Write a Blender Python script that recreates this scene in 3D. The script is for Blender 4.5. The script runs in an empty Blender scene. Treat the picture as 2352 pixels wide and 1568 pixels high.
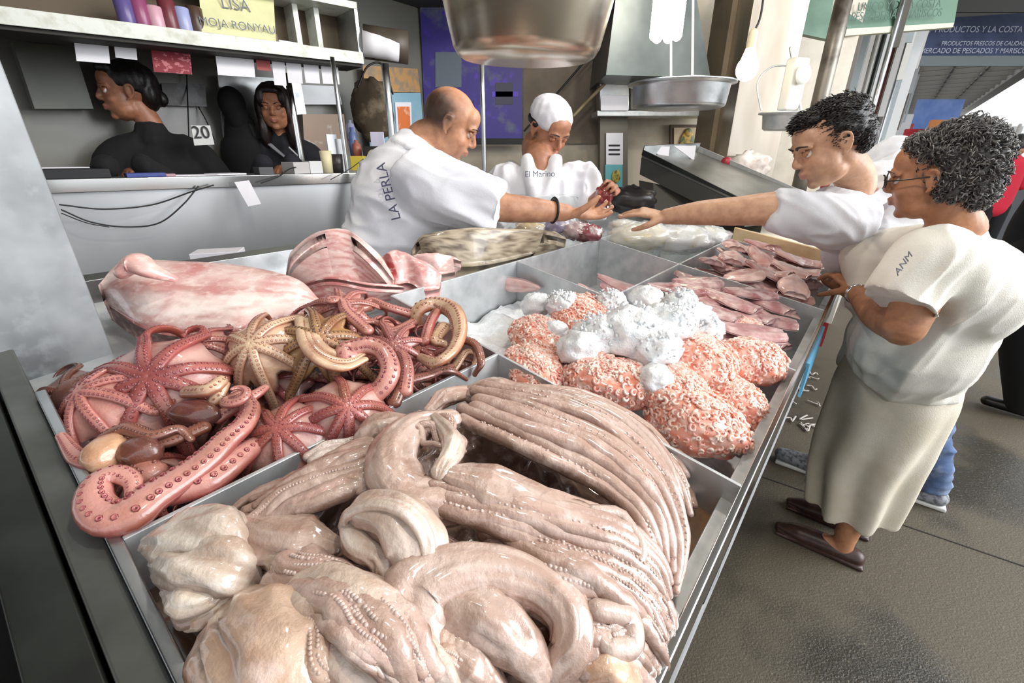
import bpy, math, random
import numpy as np
from mathutils import Vector, Matrix, noise
S = bpy.context.scene
COL = S.collection
rnd = random.Random(7)

# ---------------- camera, light, exposure ----------------
FPX = 1010.0
TH = math.radians(22.8)
HC = 1.48
cam = bpy.data.cameras.new('camera'); camo = bpy.data.objects.new('camera', cam); COL.objects.link(camo)
camo.location = (0, 0, HC); camo.rotation_euler = (math.radians(90) - TH, 0, 0)
cam.sensor_width = 36.0; cam.lens = FPX * 36.0 / 2352.0; cam.clip_start = 0.02; cam.clip_end = 200
S.camera = camo
S.view_settings.view_transform = 'Standard'; S.view_settings.look = 'None'
S.view_settings.exposure = 0.12; S.view_settings.gamma = 1.0; S.view_settings.use_curve_mapping = False

world = bpy.data.worlds.new('world'); S.world = world; world.use_nodes = True
wn = world.node_tree; bg = wn.nodes['Background']
bg.inputs[0].default_value = (0.93, 0.96, 1.0, 1); bg.inputs[1].default_value = 1.25

def light(kind, name, loc, power, color, size=0.1, target=None, size_y=None):
    l = bpy.data.lights.new(name, kind); o = bpy.data.objects.new(name, l); COL.objects.link(o)
    o.location = loc; l.energy = power; l.color = color
    if kind == 'AREA':
        l.size = size
        if size_y: l.shape = 'RECTANGLE'; l.size_y = size_y
    elif kind == 'SUN': l.angle = size
    else: l.shadow_soft_size = size
    if target is not None:
        d = Vector(target) - Vector(loc); o.rotation_euler = d.to_track_quat('-Z', 'Y').to_euler()
    return o
# daylight from the open side of the hall, right and behind the customers
light('AREA', 'daylight', (5.6, 0.2, 3.0), 430, (0.96, 0.98, 1.0), 4.0, (0.8, 1.6, 0.9))
# the stall's lamps over the counter
light('POINT', 'lamp_over_counter', (0.35, 0.45, 2.75), 32, (1.0, 0.92, 0.80), 0.05)
light('POINT', 'lamp_over_counter', (-0.25, 1.15, 2.65), 15, (1.0, 0.93, 0.84), 0.05)
light('POINT', 'lamp_over_counter', (0.9, 1.9, 2.7), 28, (1.0, 0.92, 0.80), 0.05)

# ---------------- frame of reference ----------------
cT, sT = math.cos(TH), math.sin(TH)
AZ = math.radians(38.9)
A = np.array([math.sin(AZ), math.cos(AZ), 0.0]); B = np.array([-math.cos(AZ), math.sin(AZ), 0.0])
UPZ = np.array([0, 0, 1.0])
B0, HT, TILT = 0.056, 0.44, 0.17
NT = UPZ * 1.0 - B * TILT; NT = NT / np.linalg.norm(NT)      # normal of the tilted counter
def ray(x, y):
    u = (x - 1176) / FPX; v = (784 - y) / FPX
    return np.array([u, cT + v * sT, v * cT - sT])
def W(x, y, t):
    return ray(x, y) * t + np.array([0, 0, HC])
def AB(a, b, d=0.0):
    p = A * a + B * b; p = p.copy(); p[2] = HC - HT + TILT * (b - B0) + d
    return p
def TP(x, y, d=0.0):
    r = ray(x, y); t = (-HT - TILT * B0 + d) / (r[2] - TILT * r.dot(B))
    p = r * t; p[2] += HC
    return p
def V(*a): return np.array(a, float)
def unit(v): v = np.asarray(v, float); return v / (np.linalg.norm(v) + 1e-12)
def FL(x, y, z=0.0):
    r = ray(x, y); t = (z - HC) / r[2]; p = r * t; p[2] = z
    return p

# ---------------- materials ----------------
def srgb(h):
    if isinstance(h, str):
        c = [int(h[i:i + 2], 16) / 255 for i in (0, 2, 4)]
    else: c = h
    return tuple((x / 12.92 if x <= 0.04045 else ((x + 0.055) / 1.055) ** 2.4) for x in c)
def lin4(h): return (*srgb(h), 1.0)
MATS = {}
def mat(name, base='808080', rough=0.5, metal=0.0, n1=None, n2=None, bump=None, coat=0.0, sss=0.0, attr=False,
        vor=None, emit=None, alpha=1.0, trans=0.0, spec=0.5, stretch=(1, 1, 1), aniso=0, nrough=None, brick=None):
    if name in MATS: return MATS[name]
    m = bpy.data.materials.new(name); m.use_nodes = True; nt = m.node_tree; N = nt.nodes; L = nt.links
    b = N['Principled BSDF']
    tc = N.new('ShaderNodeTexCoord'); mp = N.new('ShaderNodeMapping'); L.new(tc.outputs['Object'], mp.inputs[0])
    mp.inputs['Scale'].default_value = stretch
    if attr:
        a = N.new('ShaderNodeAttribute'); a.attribute_name = 'Col'; cur = a.outputs['Color']
    else:
        r = N.new('ShaderNodeRGB'); r.outputs[0].default_value = lin4(base); cur = r.outputs[0]
    def nz(scale, detail=4, rgh=0.55):
        t = N.new('ShaderNodeTexNoise'); t.inputs['Scale'].default_value = scale; t.inputs['Detail'].default_value = detail
        t.inputs['Roughness'].default_value = rgh; L.new(mp.outputs[0], t.inputs['Vector']); return t.outputs['Fac']
    def ramp(src, lo, hi):
        t = N.new('ShaderNodeMapRange'); t.inputs[1].default_value = lo; t.inputs[2].default_value = hi
        L.new(src, t.inputs[0]); return t.outputs[0]
    def mix(f, a, c2, mode='MIX'):
        t = N.new('ShaderNodeMix'); t.data_type = 'RGBA'; t.blend_type = mode
        L.new(f, t.inputs['Factor']); L.new(a, t.inputs['A'])
        if isinstance(c2, tuple): t.inputs['B'].default_value = c2
        else: L.new(c2, t.inputs['B'])
        return t.outputs['Result']
    for nn in (n1, n2):
        if nn:
            sc, c2, lo, hi = nn[:4]; mode = nn[4] if len(nn) > 4 else 'MIX'
            cur = mix(ramp(nz(sc), lo, hi), cur, lin4(c2), mode)
    if vor:
        sc, c2, lo, hi = vor
        t = N.new('ShaderNodeTexVoronoi'); t.inputs['Scale'].default_value = sc; L.new(mp.outputs[0], t.inputs['Vector'])
        cur = mix(ramp(t.outputs['Distance'], lo, hi), cur, lin4(c2))
    if brick:
        sc, wdt, hgt, mort, c2 = brick
        t = N.new('ShaderNodeTexBrick'); t.offset = 0.0; t.inputs['Scale'].default_value = sc
        t.inputs['Brick Width'].default_value = wdt; t.inputs['Row Height'].default_value = hgt
        t.inputs['Mortar Size'].default_value = mort
        L.new(mp.outputs[0], t.inputs['Vector']); cur = mix(t.outputs['Fac'], cur, lin4(c2))
    L.new(cur, b.inputs['Base Color'])
    b.inputs['Roughness'].default_value = rough; b.inputs['Metallic'].default_value = metal
    b.inputs['Specular IOR Level'].default_value = spec
    if nrough:
        sc, lo, hi, r0, r1 = nrough
        t = N.new('ShaderNodeMapRange'); t.inputs[1].default_value = lo; t.inputs[2].default_value = hi
        t.inputs[3].default_value = r0; t.inputs[4].default_value = r1
        L.new(nz(sc), t.inputs[0]); L.new(t.outputs[0], b.inputs['Roughness'])
    if coat: b.inputs['Coat Weight'].default_value = coat; b.inputs['Coat Roughness'].default_value = 0.08
    if sss:
        b.inputs['Subsurface Weight'].default_value = sss; b.inputs['Subsurface Radius'].default_value = (1.0, 0.4, 0.25)
        b.inputs['Subsurface Scale'].default_value = 0.012
    if trans: b.inputs['Transmission Weight'].default_value = trans
    if alpha < 1: b.inputs['Alpha'].default_value = alpha
    if emit:
        b.inputs['Emission Color'].default_value = lin4(emit[0]); b.inputs['Emission Strength'].default_value = emit[1]
    if bump:
        bs = bump if isinstance(bump, list) else [bump]
        prev = None
        for sc, st in bs:
            bn = N.new('ShaderNodeBump'); bn.inputs['Strength'].default_value = st; bn.inputs['Distance'].default_value = 0.004
            L.new(nz(sc, 5), bn.inputs['Height'])
            if prev: L.new(prev, bn.inputs['Normal'])
            prev = bn.outputs[0]
        L.new(prev, b.inputs['Normal'])
    MATS[name] = m; return m

# ---------------- mesh building ----------------
def catmull(P, n):
    P = np.asarray(P, float)
    if len(P) == 2:
        t = np.linspace(0, 1, n)[:, None]; return P[0] * (1 - t) + P[1] * t
    E = np.vstack([2 * P[0] - P[1], P, 2 * P[-1] - P[-2]])
    s = np.linspace(0, len(P) - 1, n); i = np.minimum(s.astype(int), len(P) - 2); t = (s - i)[:, None]
    a, b, c, d = E[i], E[i + 1], E[i + 2], E[i + 3]
    return 0.5 * (2 * b + (c - a) * t + (2 * a - 5 * b + 4 * c - d) * t ** 2 + (3 * b - a - 3 * c + d) * t ** 3)
class MB:
    def __init__(s): s.v = []; s.f = []; s.c = []; s.n = 0; s.m = []; s.uv = None
    def add(s, verts, faces, col=(0.5, 0.5, 0.5), mi=0):
        verts = np.asarray(verts, float); k = s.n
        s.v.append(verts); s.n += len(verts)
        col = np.asarray(col, float)
        s.c.append(np.tile(col, (len(verts), 1)) if col.ndim == 1 else col)
        for f in faces: s.f.append([i + k for i in f])
        s.m += [mi] * len(faces)
    def hexa(s, c8, col=(.5, .5, .5), mi=0):
        s.add(c8, [(0, 3, 2, 1), (4, 5, 6, 7), (0, 1, 5, 4), (1, 2, 6, 5), (2, 3, 7, 6), (3, 0, 4, 7)], col, mi)
    def box(s, c, sx, sy, sz, X=None, Y=None, Z=None, col=(.5, .5, .5), mi=0):
        X = V(1, 0, 0) if X is None else X; Y = V(0, 1, 0) if Y is None else Y; Z = UPZ if Z is None else Z
        c = np.asarray(c, float); o = []
        for dz in (-1, 1):
            for dx, dy in ((-1, -1), (1, -1), (1, 1), (-1, 1)):
                o.append(c + X * sx * dx / 2 + Y * sy * dy / 2 + Z * sz * dz / 2)
        s.hexa(o, col, mi)
    def abox(s, a0, a1, b0, b1, d0, d1, mi=0):           # box in counter coordinates
        o = []
        for d in (d0, d1):
            for a, b in ((a0, b0), (a0, b1), (a1, b1), (a1, b0)): o.append(AB(a, b, d))
        s.hexa(o, mi=mi)
    def prism(s, pts, ext, col=(.5, .5, .5), mi=0):       # polygon thickened along ext
        pts = np.asarray(pts, float); n = len(pts)
        s.add(np.vstack([pts, pts + ext]), [tuple(range(n))[::-1], tuple(range(n, 2 * n))] + [(i, (i + 1) % n, n + (i + 1) % n, n + i) for i in range(n)], col, mi)
    def tube(s, P, R, seg=8, n=None, up=None, fw=1.0, fh=1.0, col=(.5, .5, .5), col2=None, mi=0, cap=True, wob=None, streak=0, sseed=0):
        P = np.asarray(P, float); n = n or max(len(P) * 4, 6)
        C = catmull(P, n) if n != len(P) else P.copy()
        if np.isscalar(R): R = [R, R]
        r = np.interp(np.linspace(0, 1, n), np.linspace(0, 1, len(R)), R)
        T = np.gradient(C, axis=0); T /= (np.linalg.norm(T, axis=1)[:, None] + 1e-12)
        Sx = np.zeros_like(C); Ux = np.zeros_like(C)
        u = np.asarray(up, float) if up is not None else (UPZ if abs(T[0][2]) < 0.9 else V(1, 0, 0))
        for i in range(n):
            uu = u[i] if (up is not None and u.ndim == 2) else (u if u.ndim == 1 else u[i])
            sd = np.cross(T[i], uu); l = np.linalg.norm(sd)
            if l < 1e-3: sd = Sx[i - 1] if i else V(1, 0, 0)
            else: sd = sd / l
            Sx[i] = sd; Ux[i] = unit(np.cross(sd, T[i]))
            if up is None: u = Ux[i]
        if cap == True:
            k0 = [(0.35, .93), (0.75, .66), (0.97, .25)]
            pre = [(C[0] - T[0] * r[0] * a * fh, r[0] * b, 0) for a, b in reversed(k0)]; post = [(C[-1] + T[-1] * r[-1] * a * fh, r[-1] * b, n - 1) for a, b in k0]
            C2 = np.vstack([[p[0] for p in pre], C, [p[0] for p in post]]); r2 = np.concatenate([[p[1] for p in pre], r, [p[1] for p in post]])
            idx = [0] * 3 + list(range(n)) + [n - 1] * 3
        else: C2, r2, idx = C, r, list(range(n))
        ph = np.linspace(0, 2 * math.pi, seg, endpoint=False); m = len(C2)
        cs, sn = np.cos(ph), np.sin(ph)
        rr = r2[:, None] * (1 if wob is None else wob(np.linspace(0, 1, m)[:, None], ph[None, :]))
        Vv = C2[:, None, :] + (rr * cs * fw)[:, :, None] * Sx[idx][:, None, :] + (rr * sn * fh)[:, :, None] * Ux[idx][:, None, :]
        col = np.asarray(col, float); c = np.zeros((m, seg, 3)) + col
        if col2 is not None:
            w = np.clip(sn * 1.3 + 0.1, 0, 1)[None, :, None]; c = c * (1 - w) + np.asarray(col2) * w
        if streak:
            fac = np.array([[noise.noise(Vector((math.cos(q) * 2.2, math.sin(q) * 2.2, t * 2.5 + sseed))) + .6 * noise.noise(Vector((math.cos(q) * 6, math.sin(q) * 6, t * 5 + sseed))) for q in ph] for t in np.linspace(0, 1, m)])
            k = np.clip(.5 + fac * 1.1, 0, 1)[:, :, None] * streak
            c = c * (1 - k) + c * np.array([.62, .48, .40]) * k
        F = []
        for i in range(m - 1):
            for j in range(seg):
                j2 = (j + 1) % seg; F.append((i * seg + j, i * seg + j2, (i + 1) * seg + j2, (i + 1) * seg + j))
        F.append(tuple(range(seg))[::-1]); F.append(tuple(range((m - 1) * seg, m * seg)))
        s.add(Vv.reshape(-1, 3), F, c.reshape(-1, 3), mi)
        return C, T, Sx, Ux, r
    def ell(s, c, rad, X=None, Y=None, Z=None, seg=16, rings=10, col=(.5, .5, .5), mi=0, fn=None):
        X = V(1, 0, 0) if X is None else X; Y = V(0, 1, 0) if Y is None else Y; Z = UPZ if Z is None else Z
        if np.isscalar(rad): rad = (rad,) * 3
        vs = []; 
        for i in range(rings + 1):
            th = math.pi * (i / rings); 
            if i == 0 or i == rings: th = 0.001 if i == 0 else math.pi - 0.001
            for j in range(seg):
                p = 2 * math.pi * j / seg
                l = V(math.sin(th) * math.cos(p), math.sin(th) * math.sin(p), math.cos(th))
                if fn: l = fn(l)
                vs.append(np.asarray(c) + X * l[0] * rad[0] + Y * l[1] * rad[1] + Z * l[2] * rad[2])
        F = [tuple(range(seg))]
        for i in range(rings):
            for j in range(seg):
                j2 = (j + 1) % seg; F.append((i * seg + j, (i + 1) * seg + j, (i + 1) * seg + j2, i * seg + j2))
        F.append(tuple(range(rings * seg, (rings + 1) * seg))[::-1])
        s.add(vs, F, col, mi)
    def lathe(s, prof, c, Z=UPZ, seg=40, col=(.5, .5, .5), mi=0):   # prof [(r,z)...] open profile, closed at ends
        Z = unit(Z); X = unit(np.cross(Z, V(0, 1, 0) if abs(Z[1]) < .9 else V(1, 0, 0))); Y = np.cross(Z, X)
        vs = []
        for r, z in prof:
            for j in range(seg):
                p = 2 * math.pi * j / seg; vs.append(np.asarray(c) + X * r * math.cos(p) + Y * r * math.sin(p) + Z * z)
        F = []
        for i in range(len(prof) - 1):
            for j in range(seg):
                j2 = (j + 1) % seg; F.append((i * seg + j, i * seg + j2, (i + 1) * seg + j2, (i + 1) * seg + j))
        F.append(tuple(range(seg))[::-1]); F.append(tuple(range((len(prof) - 1) * seg, len(prof) * seg)))
        s.add(vs, F, col, mi)
    def mesh(s, name, smooth=True):
        me = bpy.data.meshes.new(name); vv = np.vstack(s.v)
        me.from_pydata(vv.tolist(), [], s.f)
        ca = me.color_attributes.new('Col', 'FLOAT_COLOR', 'POINT')
        cc = np.hstack([np.vstack(s.c), np.ones((len(vv), 1))]).astype(np.float32)
        ca.data.foreach_set('color', cc.ravel())
        if any(s.m): me.polygons.foreach_set('material_index', s.m)
        me.polygons.foreach_set('use_smooth', [smooth] * len(me.polygons))
        me.update(); return me
    def build(s, name, m, parent=None, smooth=True, bevel=0, origin=None):
        me = s.mesh(name, smooth)
        for q in (m if isinstance(m, (list, tuple)) else [m]): me.materials.append(q)
        return link(name, me, parent, bevel, origin)
def link(name, me, parent=None, bevel=0, origin=None):
    o = bpy.data.objects.new(name, me); COL.objects.link(o)
    if origin is not None:
        me.transform(Matrix.Translation(-Vector(origin))); o.location = Vector(origin)
    if parent is not None:
        o.parent = parent; o.location = Vector(o.location) - root_loc(parent)
    if bevel:
        b = o.modifiers.new('bevel', 'BEVEL'); b.width = bevel; b.segments = 2; b.limit_method = 'ANGLE'
        for p in me.polygons: p.use_smooth = True
        w = o.modifiers.new('wn', 'WEIGHTED_NORMAL')
    return o
def root_loc(o):
    l = Vector((0, 0, 0))
    while o is not None: l += Vector(o.location); o = o.parent
    return l
def tag(o, label, cat, group=None):
    o['label'] = label; o['category'] = cat
    if group: o['group'] = group
    return o
def thing(name, label, cat, loc=(0, 0, 0), group=None):
    o = bpy.data.objects.new(name, None); COL.objects.link(o); o.location = Vector([float(q) for q in loc]); o.empty_display_size = 0.05
    return tag(o, label, cat, group)
def struct(o): o['kind'] = 'structure'; return o
def text(name, body, size, p, X, Y, m, parent=None, ext=0.0008, align='CENTER', bold=0.0):
    cu = bpy.data.curves.new(name, 'FONT'); cu.body = body; cu.size = size; cu.extrude = ext; cu.align_x = align; cu.align_y = 'CENTER'; cu.offset = bold
    t = bpy.data.objects.new(name + '_tmp', cu); COL.objects.link(t); dg = bpy.context.evaluated_depsgraph_get()
    me = bpy.data.meshes.new_from_object(t.evaluated_get(dg)); bpy.data.objects.remove(t)
    X = Vector(unit(X)); Y = Vector(unit(Y)); Y = (Y - X * X.dot(Y)).normalized(); Z = X.cross(Y)
    M = Matrix(((X.x, Y.x, Z.x, p[0]), (X.y, Y.y, Z.y, p[1]), (X.z, Y.z, Z.z, p[2]), (0, 0, 0, 1))); me.transform(M)
    me.materials.clear(); me.materials.append(m)
    return link(name, me, parent)
# ---------------- shared materials ----------------
steel = mat('brushed_steel', 'c3c6c8', 0.34, 1.0, n1=(14, 'a9adaf', .45, .75), bump=(90, .05), nrough=(9, .3, .7, .25, .48))
steel_dull = mat('galvanised_sheet', 'd2d5d6', 0.42, 0.6, n1=(22, 'bcc1c3', .4, .7), bump=(60, .1), nrough=(12, .3, .7, .33, .55))
steel_dark = mat('dark_painted_steel', '3c3f3b', 0.38, 0.5, n1=(8, '2b2d29', .4, .7))
chrome = mat('polished_metal', 'dcdcda', 0.16, 1.0)
black_rub = mat('black_rubber', '121212', 0.5)
white_paint = mat('white_paint', 'd8d6cf', 0.5, n1=(6, 'b9b4a6', .45, .8))
paper = mat('white_paper', 'e6e4ea', 0.7)
tile_m = mat('white_tiles', '807f78', 0.3, n1=(3, '63625c', .45, .75), n2=(.9, '706f68', .4, .6))
wall_beige = mat('beige_tiles', 'b9ae9b', 0.35, n1=(4, '9c907c', .45, .75))
floor_m = mat('wet_concrete', '574f41', 0.6, n1=(.9, '37342c', .50, .60), n2=(90, '6f6856', .58, .75), bump=[(25, .4), (140, .7)], nrough=(.9, .50, .60, .62, .14), spec=.4)

# ---------------- floor, walls, unseen slabs overhead ----------------
mb = MB(); mb.box((4, 8, -.05), 60, 60, .1); struct(mb.build('floor', floor_m, smooth=False))
mb = MB()     # joints between the slabs
for p, q in (((1750, 1095), (2352, 1300)),):
    a, b = FL(*p, .001), FL(*q, .001); d = unit(b - a); a = a - d * .5; b = b + d * 2
    mb.box((a + b) / 2, np.linalg.norm(b - a), .006, .003, d, np.cross(UPZ, d))
struct(mb.build('trim_1', mat('floor_joint', '2b2924', .8), smooth=False))

def wallbox(name, a0, a1, b0, b1, z0, z1, m):
    mb = MB(); o = []
    for z in (z0, z1):
        for a, b in ((a0, b0), (a0, b1), (a1, b1), (a1, b0)):
            p = A * a + B * b; o.append((p[0], p[1], z))
    mb.hexa(o); return struct(mb.build(name, m, smooth=False))
# stall back wall behind the two cashiers, runs along the aisle
wallbox('wall_left', -.4, 3.3, 3.05, 3.15, 0, 3.2, tile_m)
# end wall of the stall, square to the camera
mb = MB(); mb.box((.45, 4.05, 1.6), 4.4, .1, 3.2); struct(mb.build('wall_back', wall_beige, smooth=False))
# unseen slab added over the cashiers to keep their area darker
wallbox('ceiling', -.8, 3.4, 1.6, 3.2, 2.50, 2.62, mat('stall_ceiling', '4b4a45', .8))

# unseen hall roof, added so sky light enters only from the right
wallbox('shade_ceiling_2', -14, 8.5, -1.3, 14, 4.0, 4.1, mat('added_hall_roof', '7d7c78', .8))
# ---------------- fish counter ----------------
counter = thing('fish_counter', 'long tilted stainless steel fish counter divided into open compartments', 'counter', AB(1.2, .55, -.6) * V(1, 1, 0))
AE = 3.2                                            # far end of the counter
def cpart(name, boxes, m, bevel=0.0015):
    mb = MB()
    for b in boxes: mb.abox(*b)
    return mb.build(name, m, counter, smooth=False, bevel=bevel)
cpart('base_pan', [(.0, AE, .06, 1.32, -.2, -.19)], steel_dull, 0)
cpart('rim', [(-.01, AE, .050, .060, -.05, 0)], chrome, .002)
cpart('rim', [(.0, .012, .060, .86, -.16, 0)], steel, .002)
cpart('rim', [(.012, AE, .060, .082, -.19, -.035)], steel_dull, .002)
cpart('divider', [(.012, .60, .520, .526, -.19, 0)], steel_dull, .001)
cpart('divider', [(.60, .606, .060, .856, -.19, 0)], steel_dull, .001)
cpart('divider', [(.606, AE, .852, .858, -.19, 0)], steel_dull, .001)
cpart('divider', [(1.08, 1.086, .06, .852, -.19, 0)], steel_dull, .001)
cpart('divider', [(1.086, 2.3, .520, .526, -.19, 0)], steel_dull, .001)
cpart('divider', [(1.618, 1.624, .06, .852, -.19, 0)], steel_dull, .001)
cpart('divider', [(2.30, 2.306, .06, .852, -.19, 0)], steel_dull, .001)
cpart('back_ledge', [(.0, AE, .858, 1.34, -.09, -.07)], steel_dull, .001)
cpart('back_ledge', [(.1, AE, 1.30, 1.34, -.09, -.02)], steel, .001)
cpart('end_profile', [(-.030, .0, .03, 1.05, -.06, -.012)], mat('grey_profile', '6b6d69', .42, .5, n1=(10, '545651', .4, .7)), .003)
cpart('end_profile', [(-.078, -.034, .03, 1.1, -.07, -.02)], steel_dark, .003)
cpart('end_profile', [(-.15, -.105, .03, 1.1, -.08, -.035)], steel_dark, .003)
cpart('end_profile', [(-.20, -.0, .05, 1.1, -.30, -.09)], black_rub, .003)
cpart('under_strip', [(.5, AE, .058, .07, -.14, -.06)], black_rub, .001)
cpart('body', [(.15, AE, .45, 1.25, -.95, -.22)], steel_dark, 0)
mb = MB()
for a in (.6, 1.9, 3.1):
    mb2 = MB(); p = AB(a, .25); mb2.box((p[0], p[1], .42), .04, .04, .84, A, B); mb2.build('leg', steel_dark, counter, smooth=False)
# brine lying in the near tray
mb = MB(); mb.abox(.012, .6, .082, .52, -.19, -.075); 
brine = mb.build('melt_water', mat('brown_melt_water', '6b4a33', .06, coat=1.0, n1=(8, '8a6a4e', .4, .7)), smooth=False)
tag(brine, 'shallow brown melt water in the near squid tray', 'water'); brine['kind'] = 'stuff'

# steel post at the near end of the counter
p0, p1 = TP(40, 868, -.06), TP(257, 800, -.06); d = unit((p1 - p0) * V(1, 1, 0)); nrm = np.cross(UPZ, d)
if nrm.dot(unit(p0 * V(1, 1, 0))) < 0: nrm = -nrm
L0 = np.linalg.norm((p1 - p0) * V(1, 1, 0)); z0 = .3
mb = MB(); c0 = p0 * V(1, 1, 0) - d * .12
o = []
for z in (0.0, 2.9):
    for q in (c0, c0 + nrm * .05, c0 + d * (L0 + .12) + nrm * .05, c0 + d * (L0 + .12)): o.append((q[0], q[1], z))
mb.hexa(o)
pil = mb.build('steel_post', mat('grey_steel_sheet', '9c9fa1', .55, .35, n1=(3.5, '5f6365', .42, .62), n2=(30, '94989a', .5, .7), bump=(50, .06)), smooth=False, bevel=.003)
tag(pil, 'broad grey sheet steel post rising at the left end of the counter', 'post')
# ---------------- octopus pile ----------------
flesh = mat('wet_octopus_skin', attr=True, rough=.3, coat=.7, sss=.0, n1=(17, '8a5238', .50, .80), n2=(9, '6e2f34', .52, .85), bump=[(55, .25), (260, .2)], spec=.5)
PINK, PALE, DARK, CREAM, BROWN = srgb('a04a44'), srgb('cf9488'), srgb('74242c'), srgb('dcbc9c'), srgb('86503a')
def lerp(a, b, t): return np.asarray(a) * (1 - t) + np.asarray(b) * t
LUMP = lambda l: l * (1 + .16 * noise.noise(Vector(l * 1.7) + Vector((3, 1, 2))))
def sucker(mb, p, n, r, c_out, c_in):
    n = unit(n); X = unit(np.cross(n, V(.3, .5, .8))); Y = np.cross(n, X); seg = 7
    vs = []; cs = []
    for rr, z, c in ((1.05, -.35, c_out), (.9, .22, c_out), (.55, .25, c_in), (.3, -.15, c_out)):
        for j in range(seg):
            a = 2 * math.pi * j / seg; vs.append(p + (X * math.cos(a) + Y * math.sin(a)) * r * rr + n * z * r); cs.append(c)
    F = []
    for i in range(3):
        for j in range(seg): j2 = (j + 1) % seg; F.append((i * seg + j, i * seg + j2, (i + 1) * seg + j2, (i + 1) * seg + j))
    F.append(tuple(range(3 * seg, 4 * seg)))
    mb.add(vs, F, np.array(cs))
def spiral(p, T, N, r0, turns, n=16, shrink=.12):
    """points curling from p, heading T, turning about N"""
    T = unit(T); N = unit(N); pts = []; ang = 0; tot = turns * 2 * math.pi; q = np.array(p, float)
    for i in range(n):
        f = i / (n - 1); rad = r0 * (1 - f) + r0 * shrink * f
        da = tot / n; S2 = np.cross(N, T); q = q + T * rad * da
        T = unit(T * math.cos(da) + S2 * math.sin(da)); q = q + N * r0 * .02
        pts.append(q.copy())
    return pts
def arm(mb, P, r0, r1, up, base, top, sc_out, sc_in, suck=True, srel=.2, seg=12, fh=.8, rmid=None, s0=.03, skip=1.0):
    n = max(24, len(P) * 3)
    R = [r0, rmid if rmid else (r0 * .62 + r1 * .38), r1]
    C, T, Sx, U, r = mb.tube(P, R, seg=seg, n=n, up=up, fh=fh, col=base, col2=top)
    if suck:
        L = np.concatenate([[0], np.cumsum(np.linalg.norm(np.diff(C, axis=0), axis=1))]); s = L[-1] * s0; k = 0
        while s < L[-1] * .97:
            c = np.array([np.interp(s, L, C[:, j]) for j in range(3)]); i = min(int(np.searchsorted(L, s)), len(C) - 1)
            rr = r[i]; sd = 1 if k % 2 else -1
            w = .50; p = c + Sx[i] * sd * rr * w + U[i] * rr * fh * .9
            sucker(mb, p, U[i] + Sx[i] * sd * .35, max(rr * srel, .0011), sc_out, sc_in)
            s += max(rr * srel, .0011) * 1.45 * skip; k += 1
    return C, T, Sx, U, r
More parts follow.
